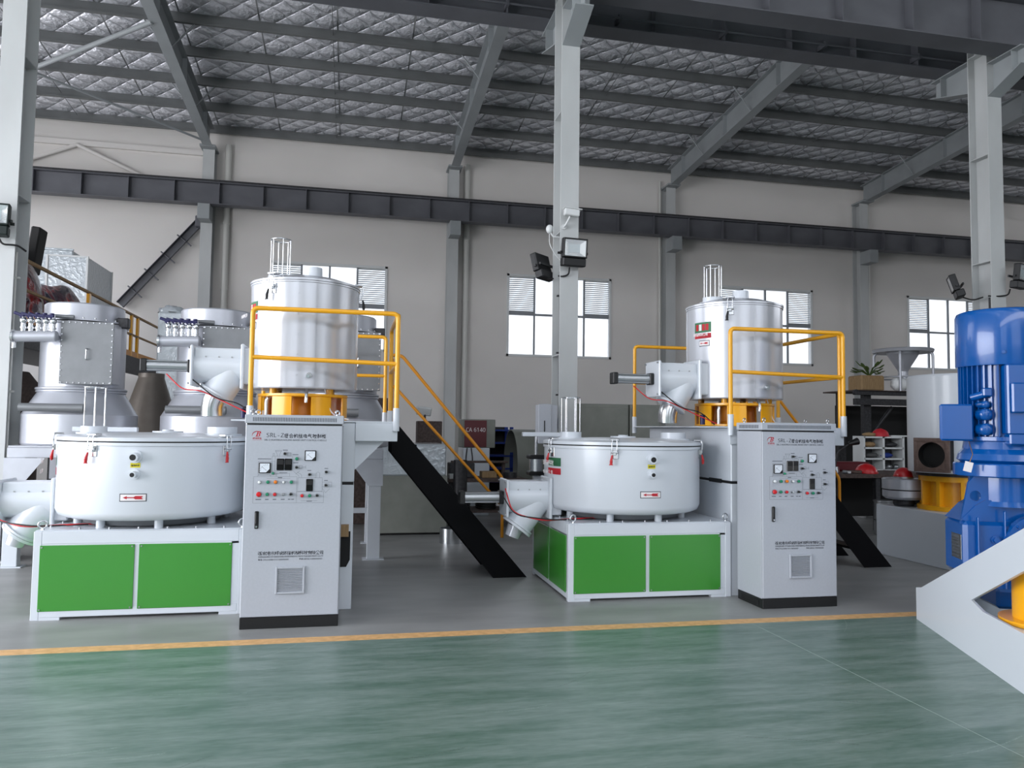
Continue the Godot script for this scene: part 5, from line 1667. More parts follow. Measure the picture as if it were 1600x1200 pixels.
# ---------------------------------------------------------------- right background
func build_right() -> void:
	# third mixer, not yet clad, on a plain boxed stand
	var c := V(7.32, 0, -8.1)
	var o := thing("bare_mixer", V(7.5, 0, -8.1), "unclad white mixer drum on a yellow base and white box, behind the blue motor", "mixer")
	part(o, "stand", S().box(V(6.75, 0.0, -8.86), V(8.6, 0.635, -7.1), 0.006), M.white)
	var ped := part(o, "pedestal", S().lathe([Vector2(0.46, 0.637), Vector2(0.46, 0.69), Vector2(0.36, 0.692), Vector2(0.34, 0.98), Vector2(0.44, 0.985), Vector2(0.44, 1.05), Vector2(0.3, 1.05)], c, 12), M.yellow)
	for k in 10:
		var a := TAU * k / 10
		var s0 := S()
		s0.t = Transform3D(Basis(Vector3.UP, a), c)
		s0.box(V(-0.02, 0.692, 0.3), V(0.02, 0.985, 0.43))
		part(ped, "rib", s0, M.yellow)
	part(o, "base_ring", S().lathe([Vector2(0.3, 1.05), Vector2(0.46, 1.05), Vector2(0.46, 1.09), Vector2(0.3, 1.09)], c, 48), M.dark_steel)
	var dr := part(o, "drum", S().lathe([Vector2(0, 1.09), Vector2(0.54, 1.09), Vector2(0.55, 1.1), Vector2(0.55, 2.25), Vector2(0.53, 2.275), Vector2(0, 2.3)], c, 56), M.white)
	# square discharge flange with its round bore
	var az := -1.12
	var f := facing(c + V(sin(az), 0, cos(az)) * 0.7 + V(0, 1.31, 0), V(sin(az), 0, cos(az)))
	var s := S()
	s.t = f
	for e in [[-0.2, -0.2, 0.2, -0.155], [-0.2, 0.155, 0.2, 0.2], [-0.2, -0.155, -0.155, 0.155], [0.155, -0.155, 0.2, 0.155]]:
		s.box(V(e[0], e[1], -0.02), V(e[2], e[3], 0.02), 0.003)
	var n := 32
	for k in n:
		var a0 := TAU * k / n
		var a1 := TAU * (k + 1) / n
		var sq := func(a: float) -> Vector3:
			var m := maxf(absf(cos(a)), absf(sin(a)))
			return V(cos(a) / m * 0.156, sin(a) / m * 0.156, 0.012)
		s.quad(V(cos(a0) * 0.15, sin(a0) * 0.15, 0.012), V(cos(a1) * 0.15, sin(a1) * 0.15, 0.012), sq.call(a1), sq.call(a0), V(0, 0, 1))
	part(dr, "flange_plate", s, M.brown)
	s = S()
	s.t = f
	s.cyl(V(0, 0, -0.11), V(0, 0, 0.011), 0.15, -1, 32, false)
	s.cyl(V(0, 0, -0.112), V(0, 0, -0.109), 0.15, -1, 32)
	for e in [[-0.17, -0.17, 0.17, -0.155], [-0.17, 0.155, 0.17, 0.17], [-0.17, -0.17, -0.155, 0.17], [0.155, -0.17, 0.17, 0.17]]:
		s.box(V(e[0], e[1], -0.2), V(e[2], e[3], -0.01))
	part(dr, "port_bore", s, M.matt_black)
	# rotor stack on the stand's near corner
	var rc := V(6.955, 0.637, -8.6)
	o = thing("steel_rotor", rc, "stack of steel rotor discs with dark blades on the white box", "rotor")
	part(o, "hub", S().lathe([Vector2(0.11, 0), Vector2(0.13, 0.03), Vector2(0.13, 0.07), Vector2(0, 0.07)], rc, 28), M.dark_steel)
	part(o, "disc", S().lathe([Vector2(0.1, 0.07), Vector2(0.21, 0.09), Vector2(0.25, 0.12), Vector2(0.25, 0.2), Vector2(0, 0.2)], rc, 40), M.silver)
	part(o, "disc", S().lathe([Vector2(0.2, 0.205), Vector2(0.255, 0.215), Vector2(0.255, 0.34), Vector2(0.235, 0.35), Vector2(0, 0.352)], rc, 40), M.silver)
	for k in 5:
		var p := S()
		p.t = Transform3D(Basis(V(0, 1, 0), 0.1 * (k - 2)), rc + V(0.1, 0.08 + 0.055 * k, 0.0))
		p.cbox(V(0.26, 0, 0.02 * k - 0.03), V(0.32, 0.018, 0.07), 0.004)
		part(o, "blade", p, M.dull_steel if k % 2 == 0 else M.dark_steel)
	s = S().cyl(rc + V(0, 0.352, 0), rc + V(0, 0.37, 0), 0.12, -1, 24)
	part(o, "cap_seat", s, M.dull_steel)
	s = S().ball(rc + V(0, 0.372, 0), V(0.115, 0.115, 0.115), 28, 10, 0.0)
	s.cyl(rc + V(0, 0.371, 0), rc + V(0, 0.38, 0), 0.122, -1, 28)
	single("domed_cover", rc + V(0, 0.371, 0), s, M.red, "shiny red domed cap on top of the rotor stack", "cap")
	s = S().box(V(7.22, 0.637, -8.84), V(7.62, 0.9, -8.62), 0.01)
	single("dark_casting", V(7.42, 0.637, -8.73), s, M.matt_black, "dark casting on the white box behind the rotor blades", "casting")
	# bench with helmets
	o = thing("parts_bench", V(8.3, 0, -11.4), "dark bench with scattered parts behind the right control cabinet", "bench")
	part(o, "bench_top", S().box(V(7.0, 0.84, -12.0), V(9.6, 0.9, -10.8), 0.004), M.rust)
	for x in [7.1, 8.3, 9.5]:
		for z in [-11.92, -10.88]:
			part(o, "leg", S().box(V(x - 0.04, 0, z - 0.04), V(x + 0.04, 0.84, z + 0.04)), M.dark_steel)
	part(o, "back_board", S().box(V(7.0, 0.1, -12.0), V(9.6, 0.84, -11.97)), M.matt_black)
	s = S().ball(V(8.28, 0.9, -11.1), V(0.16, 0.16, 0.2), 28, 12, 0.0)
	s.ring(V(8.28, 0.91, -11.1), Vector3.UP, 0.175, 0.012, 28, 6)
	single("red_helmet", V(8.28, 0.9, -11.1), s, M.red, "red hard hat lying on the dark bench", "helmet", "red hard hats")
	var offcut := ["bright steel offcut at the left end of the pile on the dark bench", "rusty brown offcut second from the left on the dark bench", "bright steel offcut in the middle of the pile on the dark bench", "rusty brown offcut just left of the red hard hat on the dark bench"]
	for k in 4:
		var x := 7.45 + 0.2 * k
		s = S()
		s.t = Transform3D(Basis(V(0, 1, 0), 0.7 * k), V(x, 0.926, -11.0 - 0.06 * (k % 2)))
		s.cbox(Vector3.ZERO, V(0.2, 0.05, 0.06), 0.01)
		single("steel_bar", V(x, 0.901, -11.0 - 0.06 * (k % 2)), s, M.dull_steel if k % 2 == 0 else M.brown, offcut[k], "bar", "offcuts on the dark bench")
	s = S().box(V(7.2, 0.9, -11.95), V(8.75, 1.06, -11.6), 0.03)
	single("red_trough", V(7.98, 0.9, -11.78), s, M.maroon, "dark red trough at the back of the bench", "trough")
	o = thing("desk_lamp", V(7.78, 0.9, -11.2), "jointed work lamp with a black arm clamped on the dark bench", "lamp")
	part(o, "base", S().cyl(V(7.78, 0.9, -11.2), V(7.78, 1.0, -11.2), 0.07, 0.06, 20), M.steel)
	part(o, "arm", S().tube(bend([V(7.78, 1.0, -11.2), V(7.83, 1.24, -11.2), V(8.05, 1.38, -11.2)], 0.04), 0.016, 8), M.dark_steel)
	part(o, "head", S().cyl(V(8.02, 1.37, -11.2), V(8.2, 1.42, -11.2), 0.03, 0.06, 16), M.black)
	o = thing("steel_drum", V(8.05, 0, -10.4), "small shiny metal drum standing on the floor under the bench's edge", "drum")
	part(o, "drum_body", S().lathe([Vector2(0.13, 0), Vector2(0.14, 0.01), Vector2(0.14, 0.22), Vector2(0.147, 0.23), Vector2(0.14, 0.24), Vector2(0.14, 0.5), Vector2(0.147, 0.51), Vector2(0.147, 0.53), Vector2(0, 0.53)], V(8.05, 0, -10.4), 32), M.dull_steel)
	# open white pigeonhole rack
	o = thing("pigeonhole_rack", V(9.7, 0, -12.6), "open white pigeonhole rack with small parts behind the bench", "rack")
	for x in [9.29, 9.7, 10.12]:
		part(o, "upright", S().box(V(x - 0.022, 0, -12.8), V(x + 0.022, 1.5, -12.5)), M.frame)
	for y in [0.87, 1.08, 1.28, 1.48]:
		part(o, "shelf", S().box(V(9.29, y - 0.015, -12.8), V(10.12, y + 0.015, -12.5)), M.frame)
	part(o, "back_panel", S().box(V(9.29, 0.1, -12.82), V(10.12, 1.48, -12.8)), M.grey_dark)
	var bits := [[9.45, 1.295, M.wood, "brown offcut in the rack's top left hole"], [9.9, 1.295, M.dark_steel, "dark part in the rack's top right hole"], [9.5, 1.095, M.grey_dark, "grey part in the rack's second row, left"], [9.8, 1.095, M.blue_cloth, "blue cloth in the rack's second row, right"], [9.85, 0.885, M.dull_steel, "bright fitting in the rack's third row, right"], [10.0, 0.885, M.dull_steel, "second bright fitting in the rack's third row, at the edge"]]
	for b in bits:
		s = S().ball(V(b[0], b[1] + 0.05, -12.58), V(0.13 if b[2] != M.dull_steel else 0.06, 0.05, 0.08), 16, 8, -PI / 2, 0.1, b[0] * 3.0)
		single("small_part", V(b[0], b[1], -12.58), s, b[2], b[3], "part", "small parts in the pigeonhole rack")
	s = S().ball(V(9.72, 1.495, -12.62), V(0.16, 0.15, 0.14), 24, 10, 0.0, 0.03, 1.0)
	single("red_helmet", V(9.72, 1.495, -12.62), s, M.print_red, "dark red hard hat on top of the pigeonhole rack", "helmet", "red hard hats")
	s = S().ball(V(9.47, 1.53, -12.6), V(0.13, 0.04, 0.09), 20, 8, -PI / 2, 0.12, 1.0)
	single("work_glove", V(9.47, 1.495, -12.6), s, M.wood, "pale work glove on the left of the pigeonhole rack's top", "glove")
	s = S().box(V(9.9, 1.495, -12.8), V(10.5, 1.52, -12.55))
	single("flat_board", V(10.2, 1.495, -12.68), s, M.frame, "flat pale board jutting out right on top of the pigeonhole rack", "board")
	# storage shelf of dark beams with a black hood under it
	o = thing("storage_shelf", V(12.2, 0, -15.4), "dark steel storage shelf under the fourth window", "shelf")
	part(o, "upper_beam", S().box(V(10.95, 2.4, -15.1), V(13.6, 2.5, -15.0), 0.004), M.dark_steel)
	part(o, "lower_beam", S().box(V(10.95, 2.18, -15.1), V(13.6, 2.32, -15.0), 0.004), M.dark_steel)
	part(o, "shelf_deck", S().box(V(10.95, 2.48, -16.2), V(13.6, 2.51, -15.0)), M.rust)
	part(o, "beam_end", S().cyl(V(10.96, 2.46, -15.05), V(10.96, 2.46, -14.98), 0.06, -1, 14), M.dark_steel)
	for x in [11.35, 13.5]:
		for z in [-15.2, -16.1]:
			part(o, "post", S().box(V(x - 0.09, 0, z - 0.06), V(x + 0.09, 2.48, z + 0.06)), M.dark_steel)
	part(o, "back_sheet", S().box(V(11.3, 0.4, -16.25), V(13.6, 2.2, -16.2)), M.matt_black)
	part(o, "brace", S().tube([V(11.45, 1.4, -15.3), V(12.1, 2.15, -15.3)], 0.04, 8), M.dark_steel)
	s = S().box(V(11.25, 2.51, -15.7), V(11.85, 2.86, -15.2), 0.03)
	single("carton", V(11.55, 2.51, -15.45), s, M.wood, "pale carton on the left of the dark storage shelf", "carton")
	o = thing("dried_branch", V(11.6, 2.86, -15.4), "tangle of dry leaves and twigs lying on the carton", "plant")
	rng.seed = 5
	for k in 14:
		var a := rng.randf() * TAU
		var p := V(11.6, 2.86, -15.4)
		var q := p + V(cos(a) * rng.randf_range(0.15, 0.35), rng.randf_range(0.03, 0.28), sin(a) * 0.2)
		part(o, "twig", S().tube([p, p.lerp(q, 0.5) + V(0, 0.06, 0), q], 0.012, 5), M.leaf)
		var l := S()
		l.t = facing(q, q - p)
		l.ball(V(0, 0, 0.03), V(0.05, 0.012, 0.09), 10, 6)
		part(o, "leaf", l, M.leaf)
	s = S().ball(V(12.3, 2.68, -15.3), V(0.2, 0.18, 0.15), 22, 14, -PI / 2, 0.06, 2.0)
	single("white_bag", V(12.3, 2.51, -15.3), s, M.btn_white, "small white bag on the dark storage shelf under the funnel stand", "bag")
	# funnel stand on the shelf
	o = thing("funnel_stand", V(12.65, 2.51, -15.6), "white funnel in a four-legged ring stand on the storage shelf", "funnel")
	var fc := V(12.65, 0, -15.6)
	part(o, "funnel", S().lathe([Vector2(0.36, 3.5), Vector2(0.34, 3.4), Vector2(0.13, 3.05), Vector2(0.11, 3.0), Vector2(0.11, 2.62), Vector2(0.095, 2.62), Vector2(0.095, 3.0), Vector2(0.33, 3.48)], fc, 40), M.silver)
	s = S().lathe([Vector2(0.35, 3.47), Vector2(0.64, 3.44), Vector2(0.66, 3.5), Vector2(0.64, 3.52), Vector2(0.35, 3.52), Vector2(0.35, 3.47)], fc, 40)
	part(o, "stand_ring", s, M.silver)
	for a in [0.8, 2.37, 3.94, 5.51]:
		var p := fc + V(sin(a) * 0.62, 0, cos(a) * 0.62)
		part(o, "leg", S().tube(bend([p + V(0, 2.51, 0), p + V(0, 3.4, 0), fc + V(sin(a) * 0.5, 3.5, cos(a) * 0.5)], 0.1), 0.03, 8), M.silver)
	s = S().ring(fc + V(0, 2.85, 0), Vector3.UP, 0.62, 0.02, 32, 6)
	part(o, "lower_ring", s, M.silver)

# ---------------------------------------------------------------- blue gearmotor and its white frame, front right
func build_gearmotor() -> void:
	# own axes: x away from the picture, z along the frame towards the camera
	var P := V(4.715, 0, -5.702)
	var F := Transform3D(Basis(V(0.927, 0, 0.374), Vector3.UP, V(-0.374, 0, 0.927)), P)
	var o := thing("steel_chassis", P + V(0.1, 0, 1.2), "white tapered steel side frame with a triangular cut-out, front right", "frame")
	var side := Transform3D(Basis(V(0, 0, 1), Vector3.UP, V(-1, 0, 0)), Vector3.ZERO)   # (w, y) polygons, thickness towards -x
	var s := S()
	s.t = F
	# outline in three pieces round the opening
	s.prism([Vector2(0.0, 0.0), Vector2(1.31, 0.0), Vector2(1.31, 0.362), Vector2(1.13, 0.4), Vector2(1.31, 0.478), Vector2(1.31, 0.755), Vector2(0.13, 0.288), Vector2(0.0, 0.263)], -0.02, 0.0, side)
	s.prism([Vector2(1.31, 0.478), Vector2(2.7, 1.085), Vector2(2.7, 1.305), Vector2(1.31, 0.755)], -0.02, 0.0, side)
	s.prism([Vector2(1.31, 0.0), Vector2(2.7, 0.0), Vector2(2.7, 0.362), Vector2(1.31, 0.362)], -0.02, 0.0, side)
	part(o, "side_plate", s, M.white)
	for e in [[0.0, 0.2], [1.25, 0.3]]:
		s = S()
		s.t = F
		s.box(V(0.02, 0.0, e[0]), V(1.1, e[1], e[0] + 0.06), 0.004)
		part(o, "cross_beam", s, M.white)
	s = S()
	s.t = F
	s.box(V(0.32, 0.0, 0.02), V(1.05, 0.42, 0.28), 0.004)
	part(o, "mounting_bed", s, M.white)
	s = S()
	s.t = F * Transform3D(Basis(), V(1.14, 0, 0))
	s.prism([Vector2(0.15, 0.0), Vector2(2.7, 0.0), Vector2(2.7, 1.305), Vector2(0.9, 0.58), Vector2(0.15, 0.28)], -0.02, 0.0, side)
	part(o, "side_plate", s, M.white)
	s = S()
	s.t = F
	s.box(V(0.02, 0.3, 1.32), V(1.1, 0.34, 2.7), 0.004)
	part(o, "inner_shelf", s, M.white)
	# yellow column with foot flange standing inside
	s = S()
	s.t = F
	s.lathe([Vector2(0, 0.342), Vector2(0.3, 0.342), Vector2(0.3, 0.37), Vector2(0.22, 0.372), Vector2(0.22, 0.8), Vector2(0, 0.8)], V(0.34, 0, 1.5), 40)
	var yc := single("yellow_column", F * V(0.34, 0.342, 1.5), s, M.yellow, "yellow round column with a foot flange inside the white side frame", "column")
	# gearmotor
	var base := F * V(0.68, 0.42, 0.05)
	o = thing("gear_motor", base, "large glossy blue gearmotor standing upright at the right edge", "motor")
	var c := V(0.68, 0, 0.05)
	s = S()
	s.t = F
	# lower gear housing
	s.box(V(0.27, 0.42, -0.12), V(1.1, 0.86, 0.3), 0.03)
	s.prism([Vector2(0.27, 0.86), Vector2(1.1, 0.86), Vector2(1.1, 1.03), Vector2(0.46, 1.03), Vector2(0.38, 0.98)], -0.1, 0.24)
	s.box(V(0.22, 0.32, 0.3), V(0.5, 0.46, 1.0), 0.02)
	part(o, "gear_housing", s, M.blue)
	s = S()
	s.t = F
	s.box(V(0.36, 0.44, 0.3), V(0.372, 0.9, 0.34), 0.004)
	s.box(V(0.56, 0.44, 0.3), V(0.572, 0.95, 0.33), 0.004)
	part(o, "housing_rib", s, M.blue)
	s = S()
	s.t = F
	# plate lug in two halves that leave a round eye between them
	var eye := Vector2(0.39, 1.06)
	var right := [Vector2(0.5, 0.82), Vector2(0.5, 1.23), Vector2(eye.x, 1.225)]
	var left := [Vector2(eye.x, 0.82), Vector2(0.27, 0.82), Vector2(0.34, 1.17), Vector2(eye.x, 1.225)]
	var lower := []
	for k in 13:
		var a := PI / 2 - PI * k / 12.0
		right.append(eye + Vector2(cos(a), sin(a)) * 0.042)
	right.append(Vector2(eye.x, 0.82))
	for k in 13:
		var a := PI / 2 + PI * k / 12.0
		lower.append(eye + Vector2(cos(a), sin(a)) * 0.042)
	left.append_array(lower)
	s.prism(right, 0.2, 0.225)
	s.prism(left, 0.2, 0.225)
	part(o, "lifting_lug", s, M.blue)
	s = S()
	s.t = F
	s.cyl(V(0.8, 0.68, 0.3), V(0.8, 0.68, 0.37), 0.25, -1, 40)
	s.cyl(V(0.8, 0.68, 0.37), V(0.8, 0.68, 0.39), 0.2, 0.18, 40)
	var cov := part(o, "round_cover", s, M.blue)
	for k in 8:
		var a := TAU * k / 8
		var b := S()
		b.t = F
		b.cyl(V(0.8 + cos(a) * 0.22, 0.68 + sin(a) * 0.22, 0.37), V(0.8 + cos(a) * 0.22, 0.68 + sin(a) * 0.22, 0.39), 0.016, -1, 6)
		part(cov, "bolt", b, M.blue)
	s = S()
	s.t = F
	s.cyl(V(0.5, 0.72, 0.3), V(0.5, 0.72, 0.335), 0.024, -1, 6)
	s.cyl(V(0.5, 0.72, 0.3), V(0.5, 0.72, 0.315), 0.034, -1, 18)
	part(o, "plug", s, M.blue)
	# upper body, flange, neck
	s = S()
	s.t = F
	s.lathe([Vector2(0.28, 0.98), Vector2(0.26, 1.02), Vector2(0.26, 1.21), Vector2(0.28, 1.22)], c, 48)
	part(o, "gear_body", s, M.blue)
	s = S()
	s.t = F
	s.lathe([Vector2(0.2, 1.215), Vector2(0.365, 1.218), Vector2(0.37, 1.225), Vector2(0.37, 1.315), Vector2(0.362, 1.325), Vector2(0.3, 1.327)], c, 56)
	part(o, "flange", s, M.blue)
	s = S()
	s.t = F
	s.lathe([Vector2(0.31, 1.325), Vector2(0.345, 1.35), Vector2(0.33, 1.4), Vector2(0.3, 1.44), Vector2(0.29, 1.5), Vector2(0.32, 1.51), Vector2(0.32, 1.54), Vector2(0.29, 1.545)], c, 48)
	part(o, "neck", s, M.blue)
	# stator with cooling fins
	s = S()
	s.t = F
	s.lathe([Vector2(0.285, 1.5), Vector2(0.285, 2.16)], c, 48, 0, TAU, true)
	var stt := part(o, "stator", s, M.blue)
	for k in 40:
		var a := TAU * k / 40
		var b := S()
		b.t = F * Transform3D(Basis(Vector3.UP, a), c)
		b.box(V(-0.004, 1.545, 0.28), V(0.004, 2.14, 0.32))
		part(stt, "fin", b, M.blue)
	s = S()
	s.t = F
	s.lathe([Vector2(0.3, 2.12), Vector2(0.335, 2.122), Vector2(0.338, 2.13), Vector2(0.338, 2.54), Vector2(0.325, 2.575), Vector2(0.3, 2.585), Vector2(0, 2.59)], c, 64, 0, TAU, true)
	var cowl := part(o, "fan_cowl", s, M.blue)
	for a in [-0.35, 0.55, 2.1]:
		var b := S()
		b.t = F
		b.cyl(c + V(sin(a) * 0.335, 2.22, cos(a) * 0.335), c + V(sin(a) * 0.35, 2.22, cos(a) * 0.35), 0.014, -1, 8)
		part(cowl, "screw", b, M.blue)
	# terminal box on the left with cover, gland bosses
	s = S()
	s.t = F * Transform3D(Basis(Vector3.UP, -0.12), V(0.26, 1.655, 0.2))
	s.cbox(V(0.02, 0, -0.05), V(0.2, 0.25, 0.12), 0.012)
	var tb := part(o, "terminal_box", s, M.blue)
	s = S()
	s.t = F * Transform3D(Basis(Vector3.UP, -0.12), V(0.26, 1.655, 0.2))
	s.cbox(V(0, 0, 0.028), V(0.245, 0.3, 0.045), 0.014)
	part(tb, "box_cover", s, M.blue)
	s = S()
	s.t = F
	for e in [1.8, 1.72, 1.6]:
		s.cyl(V(0.44, e, 0.2), V(0.44, e, 0.33), 0.048 if e < 1.75 else 0.03, -1, 20)
		s.ball(V(0.44, e, 0.33), V(0.048, 0.048, 0.025) if e < 1.75 else V(0.03, 0.03, 0.02), 16, 8)
	part(o, "cable_gland", s, M.blue)
	s = S()
	s.t = F
	s.cyl(V(0.38, 1.86, 0.22), V(0.46, 1.89, 0.3), 0.03, -1, 12)
	s.cbox(V(0.46, 1.9, 0.3), V(0.07, 0.07, 0.06), 0.01)
	part(o, "lifting_eye", s, M.blue)
	s = S()
	s.t = F
	s.box(V(0.56, 1.56, 0.3), V(0.72, 2.12, 0.43), 0.012)
	s.box(V(0.575, 1.48, 0.28), V(0.73, 1.57, 0.42), 0.01)
	var sb := part(o, "cable_duct", s, M.blue)
	s = S()
	s.t = F
	s.box(V(0.575, 1.73, 0.43), V(0.69, 1.97, 0.475), 0.012)
	part(sb, "duct_box", s, M.blue)
	# rating plate on the flank: a printed metal plate
	s = S()
	s.t = F
	s.box(V(0.266, 0.545, 0.05), V(0.27, 0.745, 0.25), 0.001)
	var rp := part(o, "rating_plate", s, M.dull_steel)
	s = S()
	s.t = F
	for k in 6:
		s.box(V(0.2652, 0.565 + 0.026 * k, 0.065), V(0.266, 0.573 + 0.026 * k, 0.235 if k % 2 else 0.19))
	s.box(V(0.2652, 0.715, 0.065), V(0.266, 0.735, 0.2))
	part(rp, "plate_print", s, M.print_grey)
	# paper tag on a wire below the terminal box
	s = S()
	s.t = F * Transform3D(Basis(V(0, 0, 1), -0.25), V(0.29, 1.3, 0.36))
	s.cbox(Vector3.ZERO, V(0.062, 0.08, 0.002))
	var tg := single("paper_tag", F * V(0.29, 1.34, 0.36), s, M.label_white, "white paper tag hanging from the blue motor's terminal box", "tag")
	s = S()
	s.t = F
	s.tube([V(0.3, 1.335, 0.36), V(0.33, 1.4, 0.345), V(0.34, 1.5, 0.25)], 0.003, 5)
	part(tg, "wire", s, M.brass)

# ---------------------------------------------------------------- lamps, cameras, pipes
func floodlight(at: Vector3, turn: float, tilt: float, label: String, body: Material, pts: Array) -> Node3D:
	var o := thing("floodlight", at, label, "floodlight", "floodlights on the columns")
	var s := S()
	var T := Transform3D(Basis(Vector3.UP, turn) * Basis(V(1, 0, 0), tilt), at)
	s.t = T
	s.box(V(-0.165, -0.05, -0.05), V(0.165, 0.2, -0.02), 0.008)
	for e in [[-0.165, -0.05, 0.165, -0.03], [-0.165, 0.18, 0.165, 0.2], [-0.165, -0.05, -0.145, 0.2], [0.145, -0.05, 0.165, 0.2]]:
		s.box(V(e[0], e[1], -0.03), V(e[2], e[3], 0.045), 0.006)
	s.box(V(-0.16, -0.16, -0.09), V(0.16, -0.05, 0.03), 0.012)
	part(o, "housing", s, body)
	s = S()
	s.t = T
	s.quad(V(-0.145, 0.18, 0.03), V(-0.08, 0.13, -0.01), V(-0.08, 0.02, -0.01), V(-0.145, -0.03, 0.03), V(0.6, 0, 1).normalized())
	s.quad(V(0.145, 0.18, 0.03), V(0.08, 0.13, -0.01), V(0.08, 0.02, -0.01), V(0.145, -0.03, 0.03), V(-0.6, 0, 1).normalized())
	s.quad(V(-0.145, 0.18, 0.03), V(0.145, 0.18, 0.03), V(0.08, 0.13, -0.01), V(-0.08, 0.13, -0.01), V(0, -0.6, 1).normalized())
	s.quad(V(-0.145, -0.03, 0.03), V(0.145, -0.03, 0.03), V(0.08, 0.02, -0.01), V(-0.08, 0.02, -0.01), V(0, 0.6, 1).normalized())
	part(o, "reflector", s, M.reflector)
	s = S()
	s.t = T
	s.box(V(-0.08, 0.02, -0.014), V(0.08, 0.13, -0.008))
	part(o, "led_panel", s, M.lens)
	s = S()
	s.t = T
	s.box(V(-0.145, -0.03, 0.036), V(0.145, 0.18, 0.04))
	part(o, "glass", s, M.glass)
	s = S()
	s.t = T
	s.box(V(-0.19, 0.0, -0.03), V(-0.168, 0.03, 0.0))
	s.box(V(0.168, 0.0, -0.03), V(0.19, 0.03, 0.0))
	s.box(V(-0.19, 0.0, -0.11), V(0.19, 0.03, -0.09))
	part(o, "bracket", s, body)
	if pts.size() > 1:
		part(o, "cable", S().tube(bend(pts, 0.08), 0.011, 8), M.rubber)
	return o

func conduit(pts: Array, clips: Array, label: String, m: Material, r := 0.014) -> void:
	var o := thing("conduit", pts[0], label, "conduit")
	part(o, "tube", S().tube(pts, r, 10), m)
	for y in clips:
		part(o, "clip", S().cbox(V(pts[0].x, y, pts[0].z), V(0.09, 0.022, r * 2 + 0.012), 0.003), m)

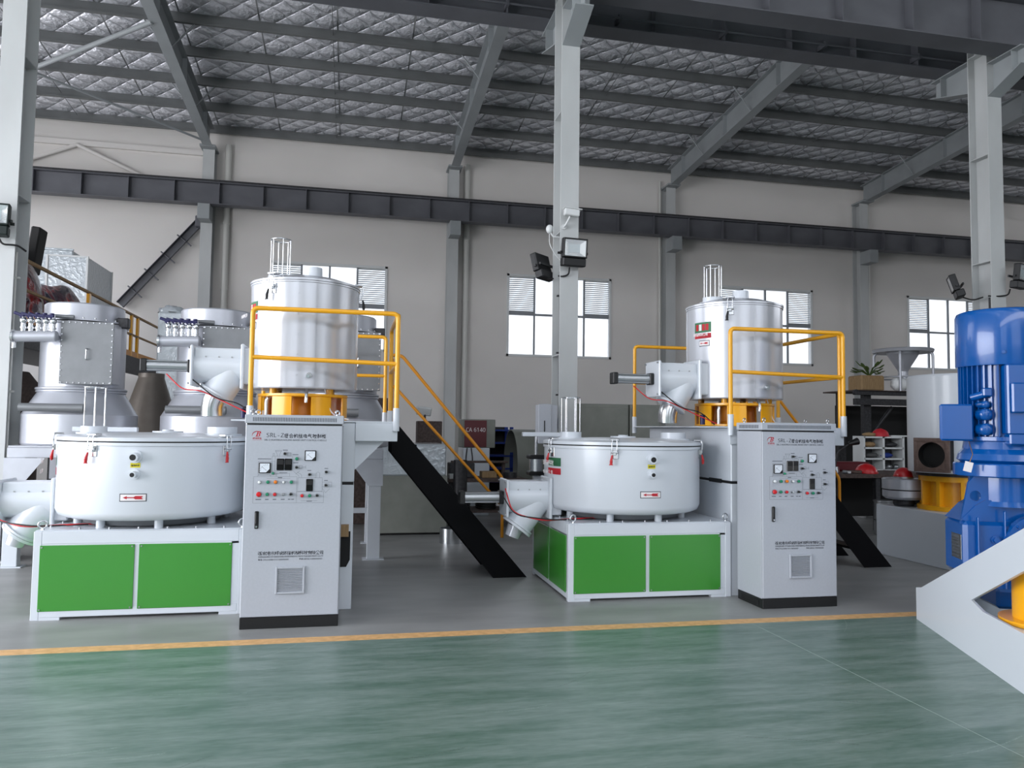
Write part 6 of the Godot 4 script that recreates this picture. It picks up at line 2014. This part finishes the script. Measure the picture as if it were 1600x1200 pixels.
func build_fittings() -> void:
	floodlight(V(2.79, 3.82, -9.42), 0.1, 0.1, "black floodlight on the front of the middle column, below the camera", M.lamp_body, [V(2.75, 3.66, -9.5), V(2.74, 3.56, -9.5), V(2.66, 3.54, -9.53), V(2.63, 3.56, -9.6)])
	floodlight(V(9.68, 3.88, -9.42), 0.35, 0.1, "black floodlight facing forward on the right column", M.lamp_body, [V(9.55, 3.72, -9.5), V(9.52, 3.63, -9.5), V(9.4, 3.61, -9.54), V(9.26, 3.62, -9.6)])
	floodlight(V(-3.93, 3.78, -9.38), 0.15, -0.12, "dark green floodlight cut by the left edge, on the left column", M.lamp_green, [V(-3.9, 3.62, -9.48), V(-3.86, 3.54, -9.48), V(-3.72, 3.55, -9.52), V(-3.66, 3.5, -9.6)])
	floodlight(V(9.0, 3.78, -9.95), -2.2, 0.3, "black floodlight facing away at the left of the right column", M.lamp_body, [V(9.1, 3.64, -9.9), V(9.18, 3.58, -9.8), V(9.27, 3.62, -9.7)])
	floodlight(V(2.5, 3.72, -9.98), -2.4, 0.25, "black floodlight seen edge-on behind the left flange of the middle column", M.lamp_body, [V(2.55, 3.58, -9.9), V(2.6, 3.55, -9.75)])
	# bullet camera
	var o := thing("security_camera", V(2.72, 4.22, -9.54), "white bullet security camera on the middle column above the floodlight", "camera")
	var s := S()
	s.t = Transform3D(Basis(Vector3.UP, 0.0) * Basis(V(0, 0, 1), -0.08), V(2.74, 4.36, -9.42))
	s.box(V(-0.09, -0.045, -0.045), V(0.11, 0.045, 0.045), 0.012)
	part(o, "camera_body", s, M.frame)
	s = S()
	s.t = Transform3D(Basis(V(0, 0, 1), -0.08), V(2.74, 4.36, -9.42))
	s.box(V(-0.1, 0.045, -0.052), V(0.14, 0.058, 0.052), 0.004)
	part(o, "sun_shield", s, M.frame)
	s = S()
	s.t = Transform3D(Basis(V(0, 0, 1), -0.08), V(2.74, 4.36, -9.42))
	s.cyl(V(0.11, 0, 0), V(0.116, 0, 0), 0.036, -1, 20)
	part(o, "lens", s, M.display)
	s = S().tube(bend([V(2.68, 4.2, -9.54), V(2.68, 4.2, -9.46), V(2.73, 4.31, -9.42)], 0.03), 0.014, 8)
	s.cyl(V(2.68, 4.2, -9.55), V(2.68, 4.2, -9.53), 0.035, -1, 16)
	part(o, "camera_mount", s, M.frame)
	o = thing("security_camera", V(2.56, 4.15, -9.7), "small white camera on the left flank of the middle column", "camera")
	part(o, "camera_body", S().ball(V(2.53, 4.2, -9.7), V(0.05, 0.06, 0.05), 18, 10), M.frame)
	part(o, "camera_mount", S().tube(bend([V(2.75, 4.1, -9.7), V(2.58, 4.1, -9.7), V(2.54, 4.16, -9.7)], 0.03), 0.014, 8), M.frame)
	part(o, "cable", S().tube(bend([V(2.53, 4.15, -9.7), V(2.52, 4.0, -9.68), V(2.6, 3.85, -9.66), V(2.7, 3.75, -9.66)], 0.08), 0.006, 6), M.frame)
	# conduits in the column webs
	conduit([V(2.66, 3.62, -9.62), V(2.66, 1.85, -9.62)], [3.3, 2.55, 2.0], "grey conduit running down inside the middle column's web", M.dark_steel)
	conduit([V(9.3, 3.6, -9.62), V(9.3, 0.3, -9.62)], [3.2, 2.4, 1.6], "grey conduit running down inside the right column's web", M.dark_steel)
	conduit([V(-3.78, 3.5, -9.66), V(-3.78, 0.6, -9.66)], [3.2, 2.55, 1.9], "white conduit with clips running down inside the left column's web", M.pvc)
	# junction box on the middle column
	o = thing("electrical_box", V(2.44, 1.4, -9.4), "white electrical box on the left side of the middle column", "electrical box")
	part(o, "box_body", S().box(V(2.34, 1.38, -9.6), V(2.58, 1.86, -9.4), 0.006), M.cabinet)
	part(o, "box_door", S().box(V(2.33, 1.37, -9.4), V(2.5, 1.87, -9.385), 0.005), M.cabinet)
	part(o, "box_lock", S().box(V(2.4, 1.52, -9.385), V(2.415, 1.66, -9.38), 0.002), M.black)
	part(o, "mounting_arm", S().box(V(2.56, 1.55, -9.62), V(2.76, 1.7, -9.6)), M.cabinet)
	# rainwater downpipes and a thin cable pipe on the back wall
	var lab := ["white rainwater pipe beside the wall column behind the left mixer", "white rainwater pipe beside the wall column between first and second window", "thin white pipe down the wall column between second and third window", "white rainwater pipe by the wall column left of the fourth window"]
	var px := [-3.42, 3.18, 9.16, 16.35]
	for i in 4:
		var p := thing("downpipe", V(px[i], 0.3, -21.74), lab[i], "pipe", "pipes beside the wall columns")
		part(p, "tube", S().cyl(V(px[i], 0.3, -21.74), V(px[i], 9.2, -21.74), 0.085 if i != 2 else 0.035, -1, 18), M.pvc)
		for y in [1.6, 3.4, 5.2, 7.0]:
			part(p, "pipe_clip", S().cyl(V(px[i], y, -21.74), V(px[i], y + 0.04, -21.74), 0.1 if i != 2 else 0.045, -1, 18), M.pvc)
